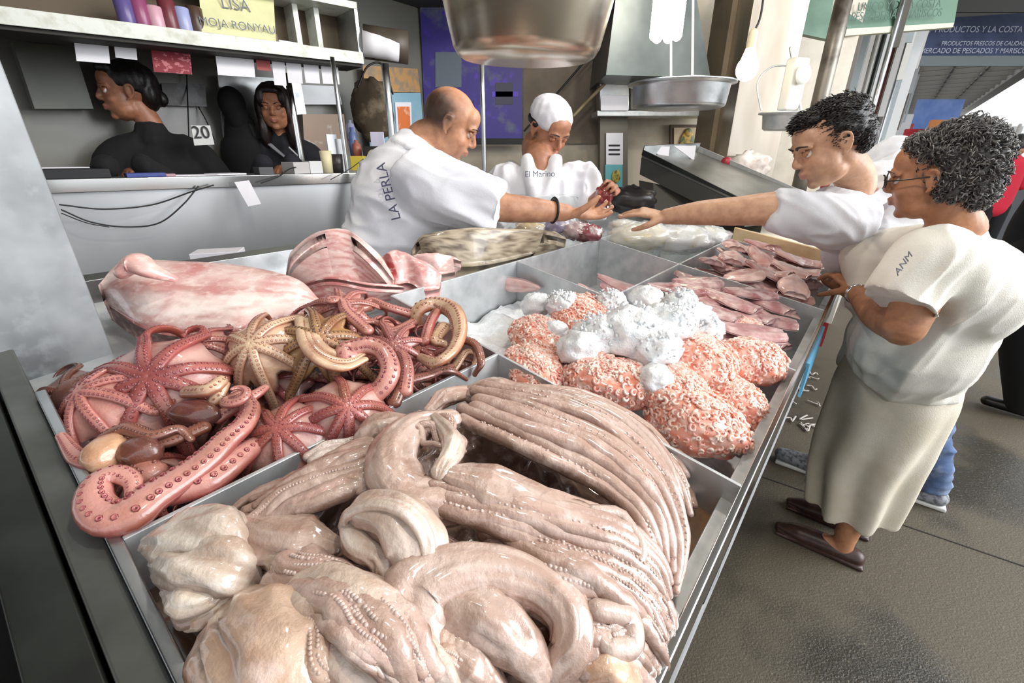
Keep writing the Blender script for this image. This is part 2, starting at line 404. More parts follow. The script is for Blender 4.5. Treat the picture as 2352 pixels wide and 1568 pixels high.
def octopus(cpx, R, rot=0, dz=.03, lean=(0, 0), narm=8, pal='pink', mantle=None, squash=.5, arms_spec=None, label='', seed=0, ext=1.2, hd=.42, cov=(0, 360), web=.82, group='octopuses heaped in the left tray', c3=None):
    r_ = random.Random(seed)
    base, top, so, si, wc = dict(pink=(PINK, lerp(PINK, PALE, .22), DARK, srgb('b8605e'), srgb('d8ada2')),
                             cream=(srgb('a8684e'), CREAM, srgb('8a4a38'), srgb('dfb08e'), CREAM),
                             olive=(srgb('6e4630'), srgb('ad845c'), srgb('4e2c20'), srgb('8a6444'), srgb('b8925f')),
                             rose=(srgb('9a524c'), srgb('c98478'), srgb('742f38'), srgb('b06a66'), srgb('d49a8c')),
                             brown=(srgb('4c2824'), srgb('7c4a3e'), srgb('341a1c'), srgb('663c36'), srgb('7e4e42')))[pal]
    c = TP(cpx[0], cpx[1], dz) if c3 is None else c3
    tc = unit(V(0, 0, HC) - c)                                   # leaning a little as it lies on the heap
    right = V(1, 0, 0); n = unit(NT + right * lean[0] + V(0, 1, 0) * lean[1])
    e1 = unit(np.cross(V(0, 1, 0), n)); e2 = np.cross(n, e1)
    root = thing('octopus', label, 'octopus', c, group)
    H = R * hd
    def dome(rho, th, lift=0):
        e = e1 * math.cos(th) + e2 * math.sin(th)
        return c + e * R * rho + n * (H * (1 - rho ** 2.2) - H + lift)
    ths = []
    a0, a1 = math.radians(cov[0]), math.radians(cov[1])
    for k in range(narm):
        ths.append(math.radians(rot) + a0 + (a1 - a0) * (k + .5) / narm + r_.uniform(-.12, .12))
    # web between the arms
    nt_, nr = 64, 12; vs = []; cs = []
    for i in range(nr + 1):
        for j in range(nt_):
            th = 2 * math.pi * j / nt_
            dm = min(abs((th - t + math.pi) % (2 * math.pi) - math.pi) for t in ths); dm = min(dm / (math.pi / narm), 1.0)
            rho = i / nr; rm = rho * (1 - (1 - web) * dm ** 1.2 - .0)
            lift = -R * .06 * dm * rho ** .8 + noise.noise(Vector((th * 2, rho * 3, seed))) * R * .05
            e = e1 * math.cos(th) + e2 * math.sin(th)
            p = dome(rm, th, lift)
            if i == nr: p = p - n * R * .10 - e * R * .08
            vs.append(p); cs.append(lerp(wc, base, min(1, max(0, (1 - dm) * 1.25 - .1))) * (1 if rho > .15 else .8))
    F = []
    for i in range(nr):
        for j in range(nt_): j2 = (j + 1) % nt_; F.append((i * nt_ + j, (i + 1) * nt_ + j, (i + 1) * nt_ + j2, i * nt_ + j2))
    F.append(tuple(range(nt_)))
    m = MB(); m.add(vs, F, np.array(cs)); w = m.build('web', flesh, root)
    so_ = w.modifiers.new('solid', 'SOLIDIFY'); so_.thickness = R * .05; so_.offset = -1
    m = MB(); m.ell(dome(0, 0, R * .01), (R * .05, R * .05, R * .04), seg=8, rings=5, col=srgb('2c1a18')); m.build('beak', flesh, root)
    # arms run out over the web, then curl under or aside
    for k, th in enumerate(ths):
        P = [dome(rho, th + .05 * math.sin(rho * 4 + k), R * .015) for rho in (.04, .25, .5, .75, 1.0)]
        T = unit(P[-1] - P[-2]); e = e1 * math.cos(th) + e2 * math.sin(th)
        mode = r_.random(); L = R * ext * r_.uniform(.7, 1.2)
        if mode < .55:  # under
            N = np.cross(T, -n); P += spiral(P[-1], T, unit(np.cross(T, -n) + n * r_.uniform(-.3, .3)), L * .26, r_.uniform(.45, .8), 10, .35)
        else:
            sg = r_.choice((-1, 1)); P += spiral(P[-1], unit(T + n * .1), unit(n * sg + e * .3), L * .3, r_.uniform(.7, 1.3), 16, .18)
        up = []
        n_pts = max(24, len(P) * 3)
        Cc = catmull(P, n_pts); cen = c - n * H * 1.3
        for q in Cc: up.append(unit(q - cen))
        up = np.array(up)
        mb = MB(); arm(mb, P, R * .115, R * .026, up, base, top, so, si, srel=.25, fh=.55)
        mb.build('arm', flesh, root)
    if mantle:
        mp, mr, ang, mc = mantle; q = TP(mp[0], mp[1], dz - .01); ang = math.radians(ang)
        X = e1 * math.cos(ang) + e2 * math.sin(ang); Y = np.cross(n, X)
        mb = MB(); mb.ell(q, (mr * 1.35, mr, mr * .9), X, Y, n, seg=24, rings=16, col=srgb(mc)); mb.build('mantle', flesh, root)
    return root
def loose_arm(root, pts, r0, r1, pal, rmid=None, dzs=None, sp=None, upv=None, suck=True, fh=.7, srel=.17, skip=1.0, seg=14):
    base, top, so, si = dict(pink=(PINK, PALE, DARK, srgb('cf7a78')), cream=(srgb('b07050'), CREAM, srgb('8a4638'), srgb('d9a080')),
                             rose=(srgb('94504a'), srgb('c88a7c'), srgb('742f38'), srgb('ac6662')), brown=(srgb('542c28'), srgb('8e5c4c'), srgb('3c1e1e'), srgb('74483e')))[pal]
    P = [TP(x, y, d) for x, y, d in pts]
    if sp:
        T = unit(P[-1] - P[-2]); P += spiral(P[-1], T, NT * sp[0] + V(0, 0, .0), sp[1], sp[2], 18, sp[3] if len(sp) > 3 else .15)
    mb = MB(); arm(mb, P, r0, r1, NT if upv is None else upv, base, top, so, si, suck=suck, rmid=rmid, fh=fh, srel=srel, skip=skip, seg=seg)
    return mb.build('arm', flesh, root)

# heap underneath: octopuses low in the tray, many coloured darker as shaded gaps
low = [(150, 900), (260, 990), (200, 1010), (330, 1060), (420, 960), (480, 1060), (560, 930), (620, 870), (720, 880), (800, 800), (880, 880), (960, 800), (1020, 820), (860, 740), (520, 800), (420, 800), (690, 700), (940, 880), (700, 990), (340, 860), (600, 1020), (1060, 800)]
seen = ['lower left corner by the steel post', 'under the big pink octopus at left', 'left edge near the tray end', 'under the curled arm at lower left', 'below the big pink octopus', 'between the curled arm and the divider',
        'beside the ring-shaped curl', 'in the dark gap at the centre of the heap', 'under the olive octopus', 'under the top of the heap', 'near the divider at the right of the heap', 'under the open ring arm',
        'at the right corner of the octopus tray', 'under the topmost octopus', 'left of the cream octopus', 'at the back below the pale fish', 'behind the olive octopus', 'along the divider under the right arms',
        'against the divider at the middle', 'directly beneath the star-shaped octopus', 'against the divider below the round octopus', 'at the far right by the shrimp tray']
for i, (x, y) in enumerate(low):
    octopus((x, y), rnd.uniform(.055, .072), rot=rnd.uniform(0, 360), dz=-.045 + (.02 if i in (9, 13, 16, 7) else 0), lean=(rnd.uniform(-.5, .5), rnd.uniform(-.7, .1)), narm=7, pal=('brown', 'rose', 'brown', 'pink')[i % 4],
            label='small octopus low down, ' + seen[i], seed=i + 50, ext=1.5, hd=.6,
            mantle=((x + 12, y + 8), .022, rnd.uniform(0, 180), ('6b463f', '8a5a4a', '5a3a3a')[i % 3]) if i % 2 == 0 else None)
# the ones on top
octopus((345, 868), .100, rot=20, dz=.028, lean=(.15, -.65), pal='pink', label='large pink star-shaped octopus lying mouth up at the left of the heap', seed=1, hd=.5, web=.88)
octopus((185, 900), .075, rot=45, dz=.012, lean=(-.5, -.5), pal='rose', label='reddish octopus slumped against the tray end below the steel post', seed=2, hd=.6)
octopus((300, 820), .07, rot=10, dz=.0, lean=(-.3, .1), pal='rose', label='pink octopus behind the big star-shaped one, at the foot of the steel post', seed=9, hd=.5)
octopus((578, 790), .078, rot=0, dz=.055, lean=(-.1, -.95), pal='cream', label='cream octopus with hanging parted arms at the middle back of the heap', seed=3, hd=.75, web=.7, ext=1.0)
octopus((735, 775), .080, rot=15, dz=.065, lean=(.25, -.75), pal='olive', label='olive brown octopus spread over the top of the heap', seed=14, hd=.6, web=.6, ext=1.5)
octopus((800, 935), .070, rot=10, dz=.035, lean=(.35, -.6), pal='pink', label='round pink octopus resting on the divider, right of the middle', seed=5, hd=.75, web=.92, narm=8, ext=.5)
octopus((640, 985), .066, rot=30, dz=.018, lean=(-.1, -.5), pal='pink', label='pink octopus with dotted sucker rows beside the divider', seed=6, hd=.6, web=.92, ext=.9)
octopus((785, 700), .068, rot=60, dz=.068, lean=(.1, -.5), pal='rose', label='topmost rose octopus with curled arms under the ribbed fish', seed=7, hd=.5, web=.6, ext=1.5)
octopus((440, 790), .060, rot=60, dz=.02, lean=(-.1, -.5), pal='rose', label='brownish octopus tucked behind the cream one', seed=8, hd=.6, ext=1.2)
octopus((905, 790), .058, rot=60, dz=.045, lean=(.1, -.7), pal='rose', label='rose octopus with tangled arms left of the open ring arm', seed=18, hd=.5, web=.5, ext=1.8)
# two octopuses whose long arms show
o = thing('octopus', 'pink octopus with one long arm coiled at the near left corner of the tray', 'octopus', TP(400, 1110, .0), 'octopuses heaped in the left tray')
loose_arm(o, [(545, 905, .02), (575, 935, .022), (560, 975, .022), (520, 1010, .02), (470, 1060, .015), (400, 1110, .01), (345, 1145, .008), (300, 1180, .006), (250, 1188, .006), (216, 1155, .010), (226, 1108, .016), (268, 1088, .018), (306, 1108, .016), (298, 1148, .012), (268, 1152, .008)], .011, .004, 'pink', rmid=.024, fh=.65, srel=.17)
loose_arm(o, [(560, 905, .02), (530, 918, .03)], .010, .0025, 'rose', sp=(1, .016, 1.1, .4))
loose_arm(o, [(400, 1120, .0), (480, 1100, .0), (560, 1040, .0), (600, 1010, -.01)], .024, .012, 'pink', srel=.2)
loose_arm(o, [(350, 1090, -.01), (300, 1060, -.01), (230, 1080, -.02)], .018, .01, 'rose')
mb = MB(); mb.ell(TP(322, 1040, .0), (.026, .021, .02), V(1, 0, 0), V(0, 1, 0), UPZ, 24, 16, srgb('6e4238'), fn=LUMP); mb.build('mantle', flesh, o)
o = thing('octopus', 'octopus with a pale mantle beside the coiled arm', 'octopus', TP(240, 1035, 0), 'octopuses heaped in the left tray')
mb = MB(); mb.ell(TP(243, 1040, .0), (.022, .030, .02), unit(V(1, .3, 0)), unit(V(-.3, 1, 0)), UPZ, 24, 16, srgb('d8a884'), fn=LUMP); mb.build('mantle', flesh, o)
loose_arm(o, [(240, 1010, .0), (290, 985, .01), (350, 1000, .012), (410, 985, .01), (440, 1010, .0)], .012, .005, 'brown')
loose_arm(o, [(230, 1060, .0), (180, 1050, .0), (140, 1000, .0)], .014, .006, 'rose')
o = thing('octopus', 'octopus with a dark purple mantle right of the star-shaped one', 'octopus', TP(440, 945, 0), 'octopuses heaped in the left tray')
mb = MB(); mb.ell(TP(447, 950, .005), (.036, .019, .02), unit(V(1, -.05, 0)), unit(V(.05, 1, 0)), UPZ, 24, 16, srgb('583a3c'), fn=LUMP); mb.build('mantle', flesh, o)
loose_arm(o, [(430, 900, .02), (480, 895, .03), (510, 875, .03), (500, 905, .02)], .012, .006, 'cream', sp=(-1, .012, .5))
loose_arm(o, [(500, 960, .0), (580, 910, .01), (610, 890, .01)], .011, .007, 'pink')
loose_arm(o, [(470, 980, .0), (400, 1010, .0), (360, 1020, .0)], .011, .007, 'brown')
o = thing('octopus', 'octopus with a wide open ring-shaped arm at the right of the heap', 'octopus', TP(1000, 770, .0), 'octopuses heaped in the left tray')
loose_arm(o, [(955, 745, .02), (960, 712, .05), (1000, 698, .06), (1042, 715, .062), (1056, 760, .055), (1040, 805, .045), (1000, 832, .04), (965, 820, .03)], .017, .008, 'cream', rmid=.018, suck=True, upv=unit(V(-.5, -.4, .7)))
loose_arm(o, [(1000, 720, .05), (985, 750, .045), (975, 785, .035)], .014, .012, 'pink', upv=unit(V(-.7, -.3, .7)))
loose_arm(o, [(1020, 750, .04), (1000, 780, .035), (1020, 790, .03)], .014, .009, 'cream')
loose_arm(o, [(950, 740, .03), (900, 760, .035), (860, 740, .04), (800, 740, .05)], .011, .005, 'rose')
loose_arm(o, [(940, 720, .04), (890, 705, .05), (850, 690, .05), (820, 720, .06)], .012, .006, 'rose')
mb = MB(); mb.ell(TP(915, 790, .03), (.022, .022, .018), seg=24, rings=16, col=srgb('dca398'), fn=LUMP); mb.build('mantle', flesh, o)
o = thing('octopus', 'octopus with a pink arm hooked over beside the round one', 'octopus', TP(890, 850, .0), 'octopuses heaped in the left tray')
loose_arm(o, [(862, 905, .015), (885, 880, .03), (897, 845, .045), (880, 808, .055), (845, 793, .06), (812, 800, .055)], .016, .006, 'pink', rmid=.017, sp=(1, .012, .8, .3), upv=unit(V(.3, -.5, .8)))
loose_arm(o, [(930, 900, .01), (935, 850, .03), (925, 815, .035), (900, 800, .03)], .013, .008, 'rose')
loose_arm(o, [(905, 925, .0), (930, 880, .015), (990, 860, .015), (1040, 840, .0)], .012, .006, 'brown')
loose_arm(o, [(845, 760, .06), (800, 720, .07), (790, 700, .075)], .012, .004, 'rose', sp=(1, .015, 1.0, .25))
o = thing('octopus', 'dark octopus with looping arms draped over the corner by the shrimp tray', 'octopus', TP(1080, 820, .0), 'octopuses heaped in the left tray')
loose_arm(o, [(1020, 830, .0), (1050, 785, .02), (1090, 790, .025), (1105, 830, .015), (1090, 860, -.01)], .012, .006, 'brown')
loose_arm(o, [(1040, 850, -.01), (1070, 810, .01), (1095, 815, .01), (1085, 850, -.01)], .009, .005, 'cream')
loose_arm(o, [(980, 860, .0), (1030, 850, .01), (1070, 870, -.02)], .011, .006, 'brown')
mb = MB(); mb.ell(TP(1040, 840, -.02), (.024, .02, .018), seg=20, rings=12, col=srgb('7a4a3e'), fn=LUMP); mb.build('mantle', flesh, o)
# the one turned on its back, showing long olive edges
o = thing('octopus', 'olive octopus arm group curling down the middle of the heap', 'octopus', TP(760, 800, .0), 'octopuses heaped in the left tray')
for k, off in enumerate((0, 16, 32)):
    loose_arm(o, [(690 + off, 735 + off * .2, .07), (700 + off * .8, 790 - off * .3, .065), (735 + off * .7, 830 - off * .7, .055), (790 + off * .5, 845 - off * .9, .05), (840, 825 - off, .05)], .010, .006, 'cream', suck=(k == 1))
mb = MB(); mb.ell(TP(655, 755, .03), (.02, .03, .02), seg=20, rings=12, col=srgb('8f5a48'), fn=LUMP); mb.build('mantle', flesh, o)
# ---------------- pale squid heap in the near tray ----------------
sq = mat('wet_squid_flesh', attr=True, rough=.28, coat=.8, sss=.0, n1=(13, '9a7b6a', .42, .8), n2=(30, 'e2cbc0', .52, .8), bump=[(26, .6), (120, .45)])
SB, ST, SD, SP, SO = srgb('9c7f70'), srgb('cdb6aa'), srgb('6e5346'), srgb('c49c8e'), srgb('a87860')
def sqthing(label, x, y, name='giant_squid'):
    return thing(name, label, 'squid', TP(x, y, 0), 'pale squid heaped in the near tray')
def strands(root, GA, GB, k, r0, r1, seed, dip=.0, base=SB, top=ST, waves=.15, suck=True, seg=10, rmid=None, fh=.8, lift=.0):
    """k arms laid side by side between two guide lines of (x, y, height)"""
    r_ = random.Random(seed)
    GA = [TP(*p) for p in GA]; GB = [TP(*p) for p in GB]; n = 46
    CA, CB = catmull(GA, n), catmull(GB, n)
    for i in range(k):
        f = (i + .5) / k; f += r_.uniform(-.25, .25) / k
        s0, s1 = r_.uniform(0, .06), 1 - r_.uniform(0, .14)
        idx = np.linspace(s0 * (n - 1), s1 * (n - 1), n)
        P = CA * (1 - f) + CB * f
        P = np.array([[np.interp(t, np.arange(n), P[:, j]) for j in range(3)] for t in idx])
        ph, ph2 = r_.uniform(0, 6), r_.uniform(0, 6); L = np.linspace(0, 1, n)
        T = np.gradient(P, axis=0); T /= np.linalg.norm(T, axis=1)[:, None]; Sd = np.cross(T, NT)
        amp = waves * r0
        P = P + Sd * (np.sin(L * 7 + ph) * amp * 2 + np.sin(L * 17 + ph2) * amp * .6)[:, None] + NT * (np.sin(L * 9 + ph2) * amp + lift + math.sin(math.pi * f) * dip)[:, None]
        rr = r0 * r_.uniform(.75, 1.25)
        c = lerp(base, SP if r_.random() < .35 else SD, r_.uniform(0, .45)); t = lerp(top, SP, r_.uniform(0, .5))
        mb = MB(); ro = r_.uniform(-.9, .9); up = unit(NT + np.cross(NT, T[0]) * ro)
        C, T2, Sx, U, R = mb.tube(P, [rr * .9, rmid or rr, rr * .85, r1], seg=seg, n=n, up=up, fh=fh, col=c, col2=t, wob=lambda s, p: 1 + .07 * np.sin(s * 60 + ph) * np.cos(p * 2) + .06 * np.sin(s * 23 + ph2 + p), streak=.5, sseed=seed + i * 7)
        if suck and r_.random() < .4:
            s = 3
            while s < n - 2:
                a = int(s); q = C[a] + U[a] * R[a] * fh * .92 + Sx[a] * R[a] * .25 * (1 if int(s * 2) % 2 else -1)
                mb.ell(q, (R[a] * .17, R[a] * .17, R[a] * .13), T2[a], Sx[a], U[a], 7, 5, lerp(t, (1, 1, 1), .12) * (1 if int(s) % 2 else .9))
                s += .55
        mb.build('tentacle', sq, root)
def mantle(root, pts, R, fw=1.0, fh=.6, base=SB, top=ST, name='mantle', seed=0, up=None, fold=.08, seg=44, lobes=3):
    P = [TP(*p) for p in pts]; mb = MB(); r_ = random.Random(seed); a, b, c = (r_.uniform(0, 6) for _ in range(3))
    nz = np.vectorize(lambda s, p: (1 - 2 * abs(noise.noise(Vector((math.cos(p) * 2.6 + a, math.sin(p) * 2.6, s * 2.4 + b))))) * .15 + .06 * noise.noise(Vector((math.cos(p) * 5 + c, math.sin(p) * 5, s * 9))))
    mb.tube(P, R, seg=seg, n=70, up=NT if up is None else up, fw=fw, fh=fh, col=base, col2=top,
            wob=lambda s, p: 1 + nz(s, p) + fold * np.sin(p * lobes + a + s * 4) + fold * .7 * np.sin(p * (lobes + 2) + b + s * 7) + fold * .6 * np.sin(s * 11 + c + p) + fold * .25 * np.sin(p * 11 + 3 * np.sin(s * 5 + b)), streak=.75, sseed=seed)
    return mb.build(name, sq, root)
# lumpy bed of flesh so the tray reads full
mb = MB(); vs = []; cs = []; nA, nB = 90, 80
for i in range(nA + 1):
    for j in range(nB + 1):
        a = .016 + (.50 * i / nA); b = .10 + (.415 * j / nB)
        e = min(i / nA, 1 - i / nA, j / nB * 1.4, 1 - j / nB) * 6; e = min(1, e)
        nn = noise.noise(Vector((a * 9, b * 14, 2))) * .5 + abs(noise.noise(Vector((a * 8 + b * 20, b * 34 - a * 20, 5)))) * .9
        vs.append(AB(a, b, -.085 + e * .06 + nn * .028 * e)); cs.append(lerp(SD, SB, .3 + .7 * nn) * .85)
F = [(i * (nB + 1) + j, (i + 1) * (nB + 1) + j, (i + 1) * (nB + 1) + j + 1, i * (nB + 1) + j + 1) for i in range(nA) for j in range(nB)]
mb.add(vs, F, np.array(cs)); o = mb.build('squid_flesh', sq); o['kind'] = 'stuff'
o['label'] = 'tangled pale squid flesh at the bottom of the near tray'; o['category'] = 'seafood'

o = sqthing('giant squid whose broad arm fan sweeps across the far side of the near tray', 1300, 1000)
strands(o, [(1110, 885, .02), (1290, 905, .045), (1430, 965, .04), (1530, 1070, .03), (1572, 1200, .01), (1545, 1370, -.01)],
        [(1050, 960, .03), (1180, 1030, .05), (1330, 1100, .05), (1450, 1190, .04), (1500, 1290, .02), (1530, 1390, -.01)], 11, .0125, .005, 1, dip=.018)
strands(o, [(1150, 880, .0), (1330, 900, .005), (1470, 965, .0), (1560, 1060, -.02), (1590, 1090, -.03)],
        [(1130, 890, .02), (1320, 930, .03), (1440, 990, .02), (1540, 1090, .0), (1580, 1210, -.02)], 4, .011, .006, 12)
mantle(o, [(1080, 905, .02), (1150, 900, .03), (1230, 930, .035)], [.018, .032, .02], seed=3)
strands(o, [(1380, 960, .03), (1500, 1060, .02), (1560, 1200, .0), (1550, 1340, -.02)], [(1300, 1010, .05), (1440, 1120, .045), (1520, 1240, .02), (1520, 1380, -.02)], 5, .009, .004, 21, base=SD)
o = sqthing('squid bent in a fat elbow at mid tray with one curled arm tip', 1000, 1100)
mantle(o, [(1040, 960, .045), (955, 985, .05), (905, 1040, .055), (905, 1100, .055), (950, 1150, .055), (1030, 1150, .05), (1110, 1140, .045)], [.014, .022, .027, .029, .026, .026, .018], fh=.8, seed=5, fold=.04)
mantle(o, [(1030, 1090, .075), (1120, 1120, .068), (1250, 1180, .06), (1380, 1240, .045)], [.012, .030, .028, .008], fh=.6, seed=6, fold=.05)
strands(o, [(990, 1100, .06), (1130, 1110, .062), (1280, 1150, .055), (1420, 1200, .04), (1500, 1270, .02), (1540, 1360, .0)],
        [(980, 1160, .05), (1110, 1220, .055), (1270, 1270, .05), (1400, 1300, .04), (1490, 1370, .02), (1520, 1440, .0)], 8, .013, .005, 2, dip=.012)
P = [TP(1360, 1175, .06), TP(1420, 1180, .055), TP(1448, 1215, .05)]; P += spiral(P[-1], P[-1] - P[-2], -NT, .024, 1.2, 18, .2)
mb = MB(); mb.tube(P, [.008, .008, .003], n=50, col=SB, col2=ST, up=NT); mb.build('tentacle', sq, o)
strands(o, [(930, 990, .06), (990, 1010, .065), (1040, 1060, .06)], [(960, 940, .055), (1040, 980, .06), (1080, 1040, .055)], 5, .007, .004, 31, waves=.6)
mantle(o, [(1000, 960, .06), (1040, 1020, .07), (1010, 1090, .075)], [.008, .014, .01], fh=.9, seed=16, top=srgb('e8dcd0'))
o = sqthing('squid with a knotted bundle of arms right of the elbow shaped one', 1300, 1350)
strands(o, [(1140, 1190, .03), (1270, 1250, .045), (1400, 1300, .035), (1490, 1370, .02), (1545, 1460, .0)],
        [(1080, 1260, .03), (1230, 1330, .045), (1360, 1390, .04), (1440, 1450, .02), (1500, 1540, .0)], 7, .014, .006, 3, dip=.012, base=srgb('a98d7a'))
strands(o, [(1240, 1290, .05), (1330, 1330, .05), (1430, 1400, .03)], [(1200, 1320, .05), (1300, 1370, .05), (1400, 1440, .03)], 4, .009, .005, 33, waves=.7, top=srgb('d8b7a6'))
o = sqthing('squid curled into a ring with a dark hole at the bottom middle', 1150, 1420)
mantle(o, [(1010, 1540, .03), (955, 1450, .045), (960, 1370, .05), (1040, 1325, .055), (1140, 1320, .055), (1235, 1350, .05), (1300, 1410, .045), (1310, 1490, .035), (1270, 1550, .02)], [.022, .032, .034, .030, .026, .022, .020, .018, .013], fh=.85, seed=7, fold=.035)
mantle(o, [(1030, 1400, .05), (1110, 1420, .055), (1190, 1480, .045), (1240, 1550, .03)], [.022, .026, .022, .012], fh=.8, seed=8, fold=.04)
mantle(o, [(1220, 1400, .015), (1245, 1450, .01), (1230, 1510, .01)], [.010, .014, .010], seed=9, base=SO, top=srgb('c08a5c'), name='beak_opening')
mantle(o, [(990, 1500, .04), (1070, 1540, .035), (1130, 1600, .02)], [.02, .028, .016], fh=.8, seed=18, fold=.05)
o = sqthing('squid with an upright folded hood in the middle of the tray', 880, 1240)
mantle(o, [(805, 1190, .05), (850, 1172, .07), (915, 1190, .078), (955, 1250, .07), (965, 1320, .055), (1000, 1400, .04), (1060, 1480, .02)], [.012, .022, .026, .027, .020, .012, .006], fh=.7, seed=10, fold=.05, top=srgb('eadccf'))
mantle(o, [(786, 1215, .055), (800, 1180, .075), (860, 1158, .092), (930, 1175, .10), (975, 1230, .09), (985, 1300, .07)], [.004, .007, .008, .008, .007, .005], seed=81, seg=20, top=srgb('f2e8dd'), base=srgb('d8c4b2'))
mantle(o, [(800, 1200, .055), (825, 1245, .06), (880, 1280, .06), (900, 1330, .05), (940, 1380, .04)], [.010, .014, .014, .013, .008], fh=.7, seed=11, top=srgb('f0e6da'))
strands(o, [(940, 1330, .05), (990, 1410, .04), (1050, 1500, .02)], [(900, 1300, .055), (950, 1390, .045), (1010, 1500, .02)], 3, .007, .004, 34)
strands(o, [(960, 1190, .03), (1020, 1240, .03), (1100, 1290, .02)], [(950, 1230, .03), (1000, 1290, .03), (1060, 1330, .02)], 3, .01, .006, 35, base=srgb('8a6248'), top=srgb('b08a70'))
o = sqthing('squid with straight arms fanned out along the divider', 700, 1120)
strands(o, [(850, 1015, .02), (760, 1050, .02), (640, 1110, .01), (530, 1175, .0)], [(890, 1110, .04), (790, 1140, .04), (680, 1180, .03), (590, 1230, .02)], 9, .011, .005, 4, dip=.012)
strands(o, [(880, 1040, .035), (800, 1075, .04), (700, 1120, .03)], [(890, 1100, .045), (800, 1125, .045), (700, 1150, .03)], 5, .007, .003, 41, waves=.6, top=srgb('d9c0a8'))
mantle(o, [(830, 1010, .02), (870, 980, .03), (930, 970, .035)], [.014, .022, .014], seed=12)
strands(o, [(700, 1050, .01), (760, 1020, .01), (830, 1000, .01)], [(720, 1070, .015), (790, 1040, .015), (850, 1015, .02)], 3, .007, .004, 43, top=srgb('e8dcd4'))
o = sqthing('flat leaf shaped squid fin left of the folded hood', 680, 1260)
mantle(o, [(535, 1195, .01), (610, 1230, .03), (690, 1245, .035), (775, 1255, .03)], [.010, .026, .028, .010], fh=.5, seed=13)
mantle(o, [(600, 1260, .03), (680, 1280, .035), (760, 1290, .03)], [.010, .018, .008], fh=.6, seed=14, top=srgb('e2d2c4'))
strands(o, [(560, 1290, .01), (640, 1300, .015), (730, 1330, .01)], [(560, 1340, .0), (640, 1350, .01), (740, 1380, .01)], 4, .012, .007, 44, base=srgb('9c7a68'), top=srgb('c4a592'))
o = sqthing('crumpled whitish squid mantle in the left corner of the near tray', 450, 1280)
mantle(o, [(350, 1245, .0), (420, 1235, .02), (500, 1240, .03), (570, 1280, .02)], [.012, .026, .030, .016], fh=.8, seed=15, top=srgb('e6ddd0'), fold=.1)
mantle(o, [(380, 1290, .01), (450, 1300, .03), (530, 1310, .03), (590, 1340, .01)], [.014, .026, .024, .012], fh=.8, seed=17, top=srgb('e6dccf'), fold=.12, lobes=4)
mantle(o, [(410, 1345, .01), (460, 1370, .02), (500, 1350, .02)], [.014, .022, .014], fh=.8, seed=19, top=srgb('ecdfce'), fold=.12)
mantle(o, [(430, 1420, .0), (470, 1390, .015), (520, 1370, .02)], [.010, .018, .012], fh=.8, seed=20, top=srgb('ead8c2'), fold=.12)
o = sqthing('largest smooth squid mantle at the near left corner of the tray', 650, 1480)
mantle(o, [(560, 1395, .02), (590, 1450, .045), (650, 1530, .05), (720, 1640, .03)], [.020, .042, .050, .04], fh=.7, seed=21, top=srgb('dcc0a8'), base=SO, fold=.04)
mantle(o, [(610, 1385, .03), (720, 1400, .055), (850, 1460, .058), (960, 1570, .03)], [.014, .036, .042, .03], fh=.7, seed=22, fold=.05, top=srgb('dac8b8'))
mantle(o, [(700, 1430, .06), (820, 1440, .075), (920, 1510, .07), (1000, 1620, .03)], [.012, .016, .018, .014], fh=.7, seed=23, top=srgb('ecdccf'), fold=.06)
strands(o, [(820, 1380, .05), (930, 1430, .05), (1060, 1540, .03), (1110, 1600, .0)], [(760, 1420, .06), (860, 1490, .065), (960, 1580, .05), (1000, 1640, .0)], 4, .013, .008, 45, dip=.01)
mantle(o, [(530, 1500, .02), (560, 1560, .03), (600, 1640, .03)], [.016, .026, .02], seed=24, fh=.7, top=srgb('dec4ae'), base=SO)
strands(o, [(610, 1390, .055), (680, 1430, .075), (760, 1510, .075), (830, 1620, .04)], [(560, 1440, .045), (600, 1500, .065), (650, 1570, .06), (690, 1650, .04)], 6, .011, .008, 61, waves=.3, top=srgb('e0c2aa'), base=srgb('b08462'), fh=.6)
strands(o, [(860, 1440, .075), (940, 1500, .07), (1010, 1590, .04)], [(790, 1460, .085), (860, 1530, .08), (920, 1620, .04)], 4, .009, .006, 62, top=srgb('e4d6c8'), fh=.6)
strands(o, [(700, 1330, .05), (830, 1370, .072), (950, 1450, .078), (1040, 1580, .05)], [(640, 1390, .055), (740, 1440, .08), (840, 1520, .08), (900, 1640, .04)], 7, .013, .007, 91, dip=.006, fh=.65)
mantle(o, [(700, 1395, .055), (790, 1450, .07), (880, 1540, .06), (930, 1620, .03)], [.006, .010, .010, .008], fh=.8, seed=71, top=srgb('eadccf'))
mantle(o, [(540, 1440, .03), (600, 1420, .05), (680, 1430, .065), (740, 1480, .07)], [.006, .010, .009, .004], fh=.8, seed=72, top=srgb('e6c8b0'))
mantle(o, [(950, 1480, .055), (1020, 1540, .05), (1060, 1620, .03)], [.010, .014, .012], fh=.8, seed=73, top=srgb('e0cfc0'))
strands(o, [(1000, 1440, .055), (1080, 1480, .055), (1160, 1560, .04)], [(980, 1500, .05), (1040, 1540, .05), (1100, 1620, .03)], 4, .008, .005, 74, top=srgb('dcc4b2'))
o = sqthing('squid arms spread between the hood and the large near mantle', 800, 1330)
strands(o, [(690, 1270, .035), (790, 1320, .045), (880, 1400, .045), (960, 1480, .035)], [(620, 1350, .03), (720, 1370, .045), (820, 1410, .05), (900, 1470, .045)], 7, .013, .006, 5, dip=.01, base=srgb('b59680'))
o = sqthing('squid with spread arms hanging toward the near right rim of the tray', 1430, 1480)
strands(o, [(1300, 1340, .035), (1420, 1380, .035), (1510, 1440, .02), (1545, 1530, -.02)], [(1330, 1500, .03), (1400, 1530, .02), (1450, 1600, .0)], 4, .014, .007, 6)
